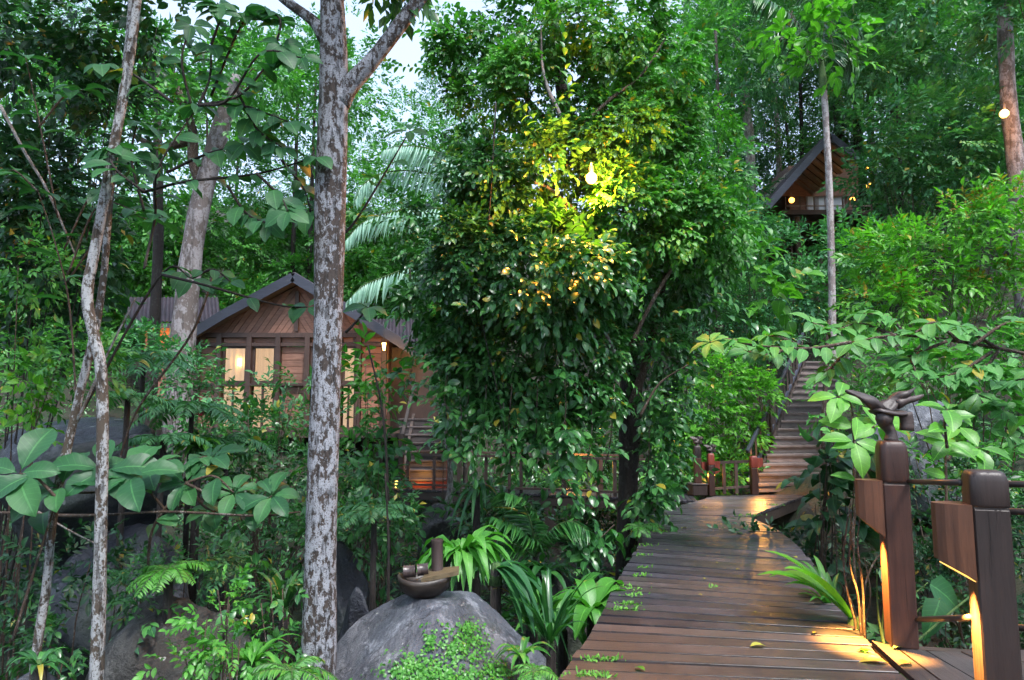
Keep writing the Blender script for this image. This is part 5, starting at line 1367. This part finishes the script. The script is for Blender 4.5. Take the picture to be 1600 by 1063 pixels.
branch_plant('lime green sapling rising right behind the driftwood post', [[(1480, 830), (1478, 720), (1480, 690)], [(1480, 700), (1470, 660), (1480, 640)], [(1480, 720), (1500, 700), (1530, 700)], [(1330, 860), (1340, 720), (1335, 690)], [(1336, 760), (1330, 640), (1310, 620)], [(1338, 700), (1360, 670), (1370, 665)]],
             5.2, 50, 'lime', .5, 'ell', 'broadleaf_sapling', 'sapling', BARK['twig'], nwh=4, alt=3, seed=67, facing=(0, -.6, .6), droop=.2, rad=5)
# broad heart leaves low beside post
branch_plant('taro-like plant with big soft leaves at the lamp post foot', [[(1388, 1030), (1385, 990), (1383, 925)], [(1395, 1030), (1420, 950), (1450, 910)], [(1392, 1030), (1440, 960), (1470, 935)], [(1385, 1030), (1375, 960), (1370, 890)], [(1400, 1030), (1520, 930), (1560, 910)]],
             4.9, 68, 'broad', .62, 'heart', 'taro_plant', 'plant', BARK['green'], nwh=1, alt=0, seed=68, facing=(0, -.8, .45), droop=.6, rad=4, lift=.0)
def strap_plant(label, px, py, Y, n, lpx, wpx, mat='strap', name='strap_plant', cat='plant', seed=1, arch=.9, up=.9, wave=.0, spread=6.28, a0=0.0, parts=True, root=None):
    r = np.random.default_rng(seed); q = ppm(Y); b = W(px, py, Y)
    g = float(ground(b[0], b[1])); t = thing(name, label, cat, (b[0], b[1], b[2]))
    for k in range(n):
        a = a0 + spread * (k + r.uniform(-.4, .4)) / n; L = lpx / q * r.uniform(.65, 1.15); e = up * r.uniform(.55, 1.25)
        d = np.array((math.cos(a), math.sin(a) * .9, 0)); s = np.linspace(0, 1, 9)[:, None]
        P = b + d * L * (.75 * s) + np.array((0, 0, 1.)) * L * (e * s - arch * r.uniform(.8, 1.2) * s ** 2.2) + np.cross(d, (0, 0, 1)) * (r.normal() * .12 * L * s ** 2)
        blade_obj(t, P, np.array((.35, .8, 1, 1, .9, .62, .05)) * wpx / q * r.uniform(.75, 1.15), mat, fold=.35, wave=wave, seed=k)
    MB().tube([b - (0, 0, .12), b + (0, 0, .05)], [.05 * lpx / 120, .03 * lpx / 120], 8).build('base', BARK['green'], t, True)
    if b[2] - g > .25: MB().tube([np.array((b[0], b[1], g - .1)), b], [.06, .045], 8, True, .1).build('stem', BARK['dark'], t, True)
    return t
strap_plant('bird-nest fern with long wavy light green blades behind the bowl', 722, 880, 5.9, 52, 105, 17, seed=71, wave=.35, up=1.0, arch=1.05, name='birds_nest_fern', cat='fern')
strap_plant('long dark blades hanging beside the bird-nest fern', 775, 890, 5.6, 14, 130, 20, 'broad', seed=72, up=.35, arch=1.0, a0=-1.2, spread=2.6)
strap_plant('clump of narrow grass-like blades beside the front boulder', 830, 985, 5.8, 26, 95, 7, 'bright', seed=73, up=1.2, arch=.7)
strap_plant('broad soft-leaved plant at the edge of the deck', 925, 960, 5.9, 16, 95, 26, 'strap', seed=74, up=1.0, arch=1.1)
strap_plant('tall ginger-like plant under the trailing vines', 880, 985, 6.6, 14, 110, 22, 'bright', seed=75, up=1.1, arch=.9)
strap_plant('short ferny tuft by the corner of the boulder', 815, 1030, 4.6, 16, 60, 10, 'bright', seed=76, up=1.0, arch=.8)
strap_plant('low blades among the plants behind the boulder', 850, 900, 7.4, 18, 70, 14, 'vine', seed=77, up=.9, arch=1.0)
strap_plant('bright strap leaf plant leaning over the deck edge', 1335, 975, 5.0, 5, 165, 30, 'lime', seed=78, up=.9, arch=.5, a0=2.4, spread=1.0)
strap_plant('grassy tuft at the dark bank beside the deck', 1300, 960, 5.6, 18, 80, 9, 'bright', seed=79, up=1.3, arch=.7, a0=1.0, spread=3.2)
strap_plant('arching grass clump below the brown boulder', 395, 1040, 4.3, 26, 95, 9, 'strap', seed=80, up=1.0, arch=.9)
strap_plant('bird-nest fern half hidden below the house slope', 310, 700, 8.6, 20, 70, 12, 'lime', seed=81, up=.7, arch=.8, name='birds_nest_fern', cat='fern')
strap_plant('narrow blades in the corner by the slim trunks', 60, 1045, 4.2, 14, 60, 8, 'vine', seed=82, up=1.0, arch=.8)
strap_plant('long drooping blades under the side walkway', 745, 770, 8.6, 16, 70, 8, 'fern', seed=83, up=.8, arch=1.3)
strap_plant('tall narrow blades beside the ginger-like plant', 860, 1010, 5.4, 22, 100, 8, 'vine', seed=84, up=1.4, arch=.6)
strap_plant('grass clump in the gap behind the lichen trunk', 445, 955, 5.2, 24, 80, 7, 'vine', seed=85, up=1.2, arch=.7)

def frond(parent, P, leaflet, wl, mat, n=34, hang=.8, rad=.012, seed=0, taper=True, sweep=.35, name='frond', lk='lance'):
    """rachis along P with a row of leaflets to each side"""
    r = np.random.default_rng(seed); C = catmull(P, 40); lv = Leaves()
    T = nrm(np.gradient(C, axis=0)); up = np.array((0, 0, 1.))
    u = np.linspace(.10, .99, n); idx = u * 39
    pos = np.stack([np.interp(idx, np.arange(40), C[:, k]) for k in range(3)], 1); tt = nrm(np.stack([np.interp(idx, np.arange(40), T[:, k]) for k in range(3)], 1))
    S = nrm(np.cross(tt, up + tt * .01)); ln = leaflet * (np.sin(np.pi * (.12 + .80 * u)) ** .7 if taper else 1)
    for sg in (-1, 1):
        ax = nrm(S * sg * (1 - hang * .7) + tt * sweep - up * hang + r.normal(size=(n, 3)) * .07)
        lv.add(pos, ax, nrm(np.cross(ax, tt) * sg + r.normal(size=(n, 3)) * .15), ln * r.uniform(.85, 1.1, n), wl * r.uniform(.85, 1.15, n), .3 + .5 * r.random(n))
    f = trunk_part(parent, C, [rad, rad * .8, rad * .25], BARK['green'], 6, .0, 0, name)
    o = build_leaves(lv, parent, mat, lk, name='leaflets'); o.parent = f
    return f
palm = thing('feather_palm', 'palm with pale drooping fronds behind the lichen trunk', 'palm', (W(735, 360, 14.5)[0], 14.5, float(ground(W(735, 360, 14.5)[0], 14.5))))
pc = W(735, 330, 14.5)
trunk_part(palm, catmull([(pc[0], 14.5, palm.location[2] - .2), (pc[0], 14.5, (palm.location[2] + pc[2]) / 2), pc], 14), [.14, .10, .09], BARK['grey'], 10, .05, 1)
for k, pts in enumerate(([(735, 330), (715, 262), (675, 234), (630, 228), (600, 234)], [(735, 330), (700, 282), (650, 268), (600, 270), (566, 290), (556, 312)], [(735, 340), (690, 326), (620, 330), (570, 346), (540, 376)], [(735, 350), (680, 400), (620, 425), (570, 445), (545, 468)],
                         [(735, 330), (735, 260), (728, 200), (735, 180)], [(735, 330), (775, 270), (820, 250), (850, 270)], [(735, 340), (780, 330), (830, 360), (850, 400)], [(735, 350), (700, 440), (690, 500)])):
    yy = 14.5 - (.9 * np.linspace(0, 1, len(pts)) if k < 4 else 0 * np.linspace(0, 1, len(pts)))
    frond(palm, [W(p[0], p[1], y) for p, y in zip(pts, yy)], .62, .055, 'palm', 40, .95, .02, 90 + k)
ar = thing('areca_palm', 'very slender palm with ringed pale stem before the cabin', 'palm', tuple(px_path([(1301, 520)], 18.0, n=2)[0]))
trunk_part(ar, px_path([(1301, 520), (1299, 400), (1296, 300), (1291, 200), (1287, 140)], 18.0, n=50), np.array([12, 11, 11, 10, 10]) / ppm(18) / 2, BARK['pale'], 10, .05, 2)
trunk_part(ar, px_path([(1287, 142), (1285, 120), (1283, 92)], 18.0, n=8, foot=False), np.array([13, 12, 7]) / ppm(18) / 2, BARK['green'], 10, .03, 3, 'crown_shaft')
for k, pts in enumerate(([(1283, 95), (1262, 60), (1228, 40), (1205, 55)], [(1283, 95), (1300, 55), (1330, 40), (1350, 70)], [(1283, 95), (1275, 40), (1265, -10), (1250, -30)], [(1283, 95), (1290, 30), (1310, -15), (1330, -30)], [(1283, 95), (1255, 85), (1235, 100), (1225, 130)], [(1283, 95), (1310, 80), (1330, 95), (1335, 120)], [(1283, 95), (1240, 30), (1200, 0), (1180, -5)])):
    frond(ar, [W(p[0], p[1], 18.0 + .5 * math.sin(k * 2.1)) for p in pts], .75, .075, 'vine', 30, .75, .025, 110 + k)
shrub('lime green leaves coloured as backlit hanging around the slender palm crown', [(1240, 40, 32, 40), (1300, 60, 42, 45), (1320, 15, 30, 30), (1330, 100, 16, 26), (1270, 110, 18, 20), (1225, 80, 16, 22)], 13.0, 20, 'lime', 60, 'ell', 'ell', m=5, dens=.55, ratio=.55, droop=.6, name='hanging_creeper', cat='creeper', hang=True)  # lime colour stands in for light coming through the leaves
fp = thing('ravine_palm', 'young palm with dark feathered fronds beside the bird-nest fern', 'palm', (W(830, 900, 7.6)[0], 7.6, float(ground(W(830, 900, 7.6)[0], 7.6))))
pb = W(836, 870, 7.6)
trunk_part(fp, [np.array(fp.location) - (0, 0, .1), pb], [.05, .03], BARK['dark'], 8)
for k, pts in enumerate(([(770, 808), (800, 818), (825, 840), (838, 870)][::-1], [(836, 870), (860, 830), (890, 815), (920, 830)], [(836, 870), (830, 820), (812, 780), (790, 770)], [(836, 870), (800, 850), (770, 860), (750, 890)])):
    frond(fp, [W(p[0], p[1], 7.6 - .35 * i / 3) for i, p in enumerate(pts)], .36, .034, 'vine', 30, .45, .009, 130 + k, sweep=.6)
def fern_clump(label, px, py, Y, n, lpx, mat, seed, name='fern', hang=.25, a0=0.0, spread=6.28, up=.6, arch=.7, leaflet=.30):
    r = np.random.default_rng(seed); q = ppm(Y); b = W(px, py, Y); g = float(ground(b[0], b[1]))
    t = thing(name, label, 'fern', (b[0], b[1], min(b[2], max(g, b[2] - .6))))
    for k in range(n):
        a = a0 + spread * (k + r.uniform(-.4, .4)) / n; L = lpx / q * r.uniform(.7, 1.15); d = np.array((math.cos(a), math.sin(a), 0)); s = np.linspace(0, 1, 6)[:, None]
        P = b + d * L * s + np.array((0, 0, L)) * (up * r.uniform(.6, 1.2) * s - arch * s ** 2)
        frond(t, P, L * leaflet, L * .055, mat, 20, hang, .004, seed + k, name='frond')
    if b[2] - g > .2: MB().tube([np.array((b[0], b[1], g - .1)), b], [.04, .03], 7, True, .1).build('stem', BARK['dark'], t, True)
    return t
for i, (lab, px, py, Y, n, l, mat) in enumerate((
    ('pale feathery fern spilling down under the house corner', 300, 640, 8.8, 14, 85, 'fern'), ('blue-green fern on the bank beside the dark boulder', 255, 690, 8.0, 12, 70, 'blue'),
    ('bluish fern arching below the wing roof', 225, 560, 9.6, 14, 85, 'blue'), ('fern with wide fronds near the red flower', 355, 690, 9.0, 12, 70, 'fern'),
    ('small fern rooted on the brown boulder', 265, 890, 4.9, 14, 60, 'strap'), ('fern tuft under the sapling with whorled leaves', 350, 880, 5.4, 12, 60, 'vine'),
    ('lacy fern growing out of the vines by the deck corner', 1000, 825, 8.0, 9, 36, 'bright'), ('fern in shade behind the low bluish boulder', 610, 960, 6.0, 12, 55, 'vine'),
    ('drooping fern beside the lichen trunk at house level', 585, 800, 7.0, 12, 75, 'fern'), ('fern hanging on the slope over the dark boulder', 200, 620, 7.6, 12, 60, 'blue'),
    ('fern at the bottom edge next to the lichen trunk', 455, 1050, 4.0, 10, 70, 'bright'), ('small fern on the side of the front boulder', 835, 1050, 4.3, 10, 40, 'strap'),
    ('fern half way up beside the cabin stairs', 1200, 545, 14.0, 12, 42, 'bright'), ('fern under the pale large-leaved bush', 1560, 760, 6.0, 10, 60, 'vine'))):
    fern_clump(lab, px, py, Y, n, l, mat, 200 + i * 17)
# red hibiscus flower
fl = thing('red_flower', 'single red flower on the bush below the house', 'flower', W(314, 645, 9.4))
fc = W(314, 643, 9.4)
big_leaves(fl, [(fc, nrm((math.cos(a), -.5, math.sin(a))), (0, -1, .1), .075, .07) for a in np.linspace(0, 6.28, 6)[:-1]], 'petal', 'obo')
MB().tube([fc + (0, .1, -.25), fc], [.006, .005], 5).build('stalk', BARK['green'], fl)
# creeping plants on the front boulder
def creeper_on_rock():
    from mathutils.bvhtree import BVHTree
    ob = rock_front.children[0]; me = ob.data; o0 = np.array(wloc(ob))
    bv = BVHTree.FromPolygons([v.co[:] for v in me.vertices], [p.vertices[:] for p in me.polygons])
    def hit(px, py):
        d = W(px, py, 5.0) - np.array((0, 0, EYE)); d = nrm(d)
        h = bv.ray_cast(Vector(np.array((0, 0, EYE)) - o0), Vector(d))
        return (np.array(h[0]) + o0, np.array(h[1])) if h[0] is not None else None
    r = np.random.default_rng(91); lv = Leaves()
    t = thing('rock_creeper', 'mat of tiny round-leaved creeper on the front boulder', 'creeper', W(715, 1030, 4.0))
    for (cx_, cy_, sx_, sy_, n) in ((725, 1010, 35, 25, 420), (650, 1045, 40, 18, 280), (770, 1050, 30, 16, 200), (700, 1060, 80, 14, 420), (672, 1000, 10, 20, 60), (820, 1055, 18, 10, 70), (730, 985, 14, 10, 90)):
        for _ in range(n):
            px, py = cx_ + r.normal() * sx_ * .6, cy_ + r.normal() * sy_ * .6; h = hit(px, py)
            if h is None: continue
            p, nn = h; nn = nn if nn @ (np.array((0, 0, EYE)) - p) > 0 else -nn
            ax = nrm(np.cross(nn, r.normal(size=3)) + nn * .35)
            lv.add([p + nn * r.uniform(.006, .03)], [ax], [nrm(nn + r.normal(size=3) * .4)], .026 * r.uniform(.6, 1.3), .022 * r.uniform(.7, 1.2), r.random())
    build_leaves(lv, t, 'strap', 'low', 120, 'ell', minpx=3)
    return hit
rock_hit = creeper_on_rock()

# ================================================================== carved bowl and bamboo pieces on the boulder
h = rock_hit(662, 932)
bp = (h[0] - (0, 0, .012)) if h else W(652, 922, 4.8); Yb = bp[1]; qb = ppm(Yb)
bowl = thing('carved_bowl', 'dark carved half-round wooden bowl with a flat plank lip', 'bowl', bp)
def bowl_mesh():
    n, V, F = 24, [], []
    prof = [(.05, .0), (.30, .015), (.62, .09), (.86, .20), (.97, .33), (1.0, .42), (.90, .42), (.80, .34), (.5, .20), (.05, .16)]
    R_ = 41 / qb
    for rr, zz in prof:
        for a in np.linspace(0, 2 * np.pi, n, endpoint=False):
            w = 1 + .05 * math.sin(3 * a + 2) * rr
            V.append(bp + np.array((R_ * rr * math.cos(a) * w, R_ * .8 * rr * math.sin(a) * w, zz * R_ * 2.0 + .06 * R_ * math.cos(2 * a) * (zz > .3) - .008)))
    for k in range(len(prof) - 1):
        for i in range(n): F.append((k * n + i, k * n + (i + 1) % n, (k + 1) * n + (i + 1) % n, (k + 1) * n + i))
    F.append(tuple(range(n))[::-1]); F.append(tuple(range((len(prof) - 1) * n, len(prof) * n)))
    MB().add(V, F).build('shell', WOOD['bowl'], bowl, True)
bowl_mesh()
lipz = bp[2] + 39 / qb * .86
P = [W(662, 890, Yb)[0], W(718, 880, Yb)[0]]
MB().prism([(P[0], Yb - .14, lipz - .02), (P[1], Yb - .06, lipz + .015), (P[1] - .01, Yb + .10, lipz + .015), (P[0] + .02, Yb + .16, lipz - .02)], (0, 0, .028)).build('plank_lip', wood_mat('sawn lip wood', (.10, .07, .035), (.20, .145, .075), .5, (4, 10, 10)), bowl)
def bamboo(label, a, b, r, seed):
    t = thing('bamboo_tube', label, 'bamboo', (a + b) / 2)
    C = np.array([a + (b - a) * u for u in (0, .04, .08, .5, .92, .96, 1)])
    MB().tube(C, [r * 1.03, r * 1.05, r * .98, r * .96, r * .98, r * 1.05, r * 1.03], 14, False).build('wall', WOOD['bamboo'], t, True)
    d = nrm(b - a)
    MB().tube([a + d * .004, a + d * .02], r * .93, 14).build('end_disc', WOOD['black'], t); MB().tube([b - d * .02, b - d * .004], r * .93, 14).build('end_disc', WOOD['black'], t)
zb0 = lipz + .03
bamboo('horizontal dark bamboo tube at the outer end of the bowl', np.array((W(632, 880, Yb)[0], Yb - .02, zb0)), np.array((W(650, 880, Yb)[0], Yb - .02, zb0 + .004)), .043, 1)
bamboo('horizontal bamboo tube next to the upright one in the bowl', np.array((W(652, 880, Yb)[0], Yb + .0, zb0 + .006)), np.array((W(669, 880, Yb)[0], Yb + .01, zb0 + .012)), .043, 2)
bamboo('upright dark bamboo tube standing behind the bowl lip', np.array((W(682, 885, Yb)[0], Yb + .08, lipz - .03)), np.array((W(681, 838, Yb)[0], Yb + .08, (lipz + 50 / qb))), .045, 3)

# ================================================================== dead twigs by the deck and thin branches
tw = thing('dead_twigs', 'bundle of bare pale twigs rising beside the deck', 'twigs', G(1342, 985, -.3))
for k, pts in enumerate(([(1345, 990), (1340, 930), (1328, 880), (1330, 800)], [(1350, 985), (1348, 920), (1340, 850), (1345, 800)], [(1340, 985), (1325, 930), (1318, 880), (1322, 830), (1330, 780)], [(1346, 960), (1352, 915), (1365, 880), (1385, 858)], [(1343, 985), (1330, 940), (1312, 910)], [(1350, 980), (1360, 930), (1350, 870)], [(1348, 985), (1336, 900), (1334, 830), (1338, 740), (1330, 660)])):
    P = px_path(pts, 4.75 + .06 * k, n=16, foot=False); P[0, 2] -= .5
    trunk_part(tw, P, np.array([.009, .007, .004]), BARK['twig'], 6, .18, k, 'twig')
for i, (lab, pts, Y, w, mt) in enumerate((
    ('thin pale twig slanting down before the house corner', [(120, 660), (165, 560), (212, 465)], 5.0, 5, 'white'), ('thin pale branch hanging at the dark foliage wall', [(0, 165), (40, 240), (75, 300), (118, 400)], 5.2, 6, 'white'),
    ('thin dark liana hanging in front of the ravine', [(335, 420), (300, 520), (215, 640), (180, 740)], 6.0, 5, 'twig'), ('long thin liana curving across the vine curtain', [(775, 160), (765, 330), (752, 480), (775, 600), (790, 680)], 7.9, 2.5, 'dark'),
    ('thin straight stem rising in front of the house steps', [(610, 900), (606, 760), (597, 640), (575, 540)], 7.8, 5, 'dark'), ('dark thin stem beside the bamboo pieces', [(606, 960), (607, 850), (602, 740)], 6.2, 5, 'dark'))):
    t = thing('liana', lab, 'liana', W(pts[0][0], pts[0][1], Y)); trunk_part(t, px_path(pts, Y, n=20, foot=False), np.array([w, w * .8, w * .5]) / ppm(Y) / 2, BARK[mt], 6, .12, i, 'stem')

# ================================================================== fallen leaves and moss on the deck
r = np.random.default_rng(95)
for i, (px, py, l, a) in enumerate(((1172, 1010, .11, .2), (1352, 1020, .10, 1.2), (1366, 1019, .10, 2.6), (1395, 1013, .08, .3), (1388, 1036, .16, 2.9), (1405, 1038, .10, .4), (1064, 826, .10, .5), (1105, 794, .10, 2.0), (1008, 1048, .08, 2.2), (1120, 880, .05, 1.0), (1150, 890, .05, .4), (1100, 905, .05, .9), (1246, 872, .07, 1.9), (1040, 860, .05, .5), (1181, 958, .05, 1.5), (1098, 930, .04, 2.5), (1270, 990, .06, .7))):
    p = G(px, py, .010)
    t = thing('fallen_leaf', ['yellow leaf lying on the middle of the near planks', 'round green-yellow leaf at the edge of the near planks', 'curled pale leaf next to the round leaf at the deck edge', 'small orange leaf on the first landing board', 'long ragged yellow leaf near the landing boards', 'pale yellow leaf across the landing joint', 'orange leaf far out on the walkway', 'yellow leaf in the glow of the far lamps', 'small green leaf lying near the boulder edge of the deck'][i] if i < 9 else 'tiny pale leaf scrap on the wet planks', 'leaf', p, 'fallen leaf scraps on the deck' if i >= 9 else None)
    big_leaves(t, [(p, (math.cos(a), math.sin(a), .12), (.1 * r.normal(), .1 * r.normal(), 1), l, l * .5)], 'litter' if i not in (1, 2, 8) else 'lime', 'ell')
def moss():
    lv = Leaves(); r = np.random.default_rng(96)
    t = thing('deck_moss', 'small bright moss tufts sprouting along one edge of the deck', 'moss', G(980, 950)); t['kind'] = 'stuff'
    for (px, py, n, s) in ((920, 1056, 60, .07), (940, 1031, 55, .07), (975, 953, 55, .06), (985, 945, 40, .05), (990, 930, 30, .05), (978, 917, 18, .04), (1000, 900, 26, .05), (1005, 888, 22, .05), (1008, 868, 26, .06), (1014, 853, 22, .06), (1027, 831, 40, .07), (1025, 808, 60, .10), (1115, 918, 10, .03), (992, 921, 16, .05), (1172, 806, 40, .10), (1210, 790, 30, .08)):
        c = G(px, py)
        P = c + np.stack([r.normal(size=n) * s, r.normal(size=n) * s * .35, np.full(n, .002)], 1)
        lv.add(P, nrm(r.normal(size=(n, 3)) + np.array((0, 0, 1.0))), nrm(r.normal(size=(n, 3)) + np.array((0, -1., .6))), .035 * r.uniform(.5, 1.3, n), .014, r.random(n))
    build_leaves(lv, t, 'moss', 'low', name='moss_blades')
moss()

# ================================================================== evening haze over the ravine
def haze():
    x0, x1, y0, y1, z0, z1 = -430, 430, -70, 520, -12, 62
    V = [(x, y, z) for x in (x0, x1) for y in (y0, y1) for z in (z0, z1)]
    F = [(0, 1, 3, 2), (4, 6, 7, 5), (0, 4, 5, 1), (2, 3, 7, 6), (0, 2, 6, 4), (1, 5, 7, 3)]
    me = bpy.data.meshes.new('haze'); me.from_pydata(V, [], F); me.update(); bm_fix(me)
    m = bpy.data.materials.new('evening haze'); m.use_nodes = True; n = m.node_tree.nodes
    n.remove(n['Principled BSDF']); v = n.new('ShaderNodeVolumePrincipled')
    v.inputs['Color'].default_value = (.80, .90, 1, 1); v.inputs['Density'].default_value = .00012; v.inputs['Anisotropy'].default_value = .2
    m.node_tree.links.new(v.outputs[0], n['Material Output'].inputs['Volume']); me.materials.append(m)
    tag(link('haze', me), 'thin bluish evening haze filling the valley', 'haze', kind='stuff')
haze()
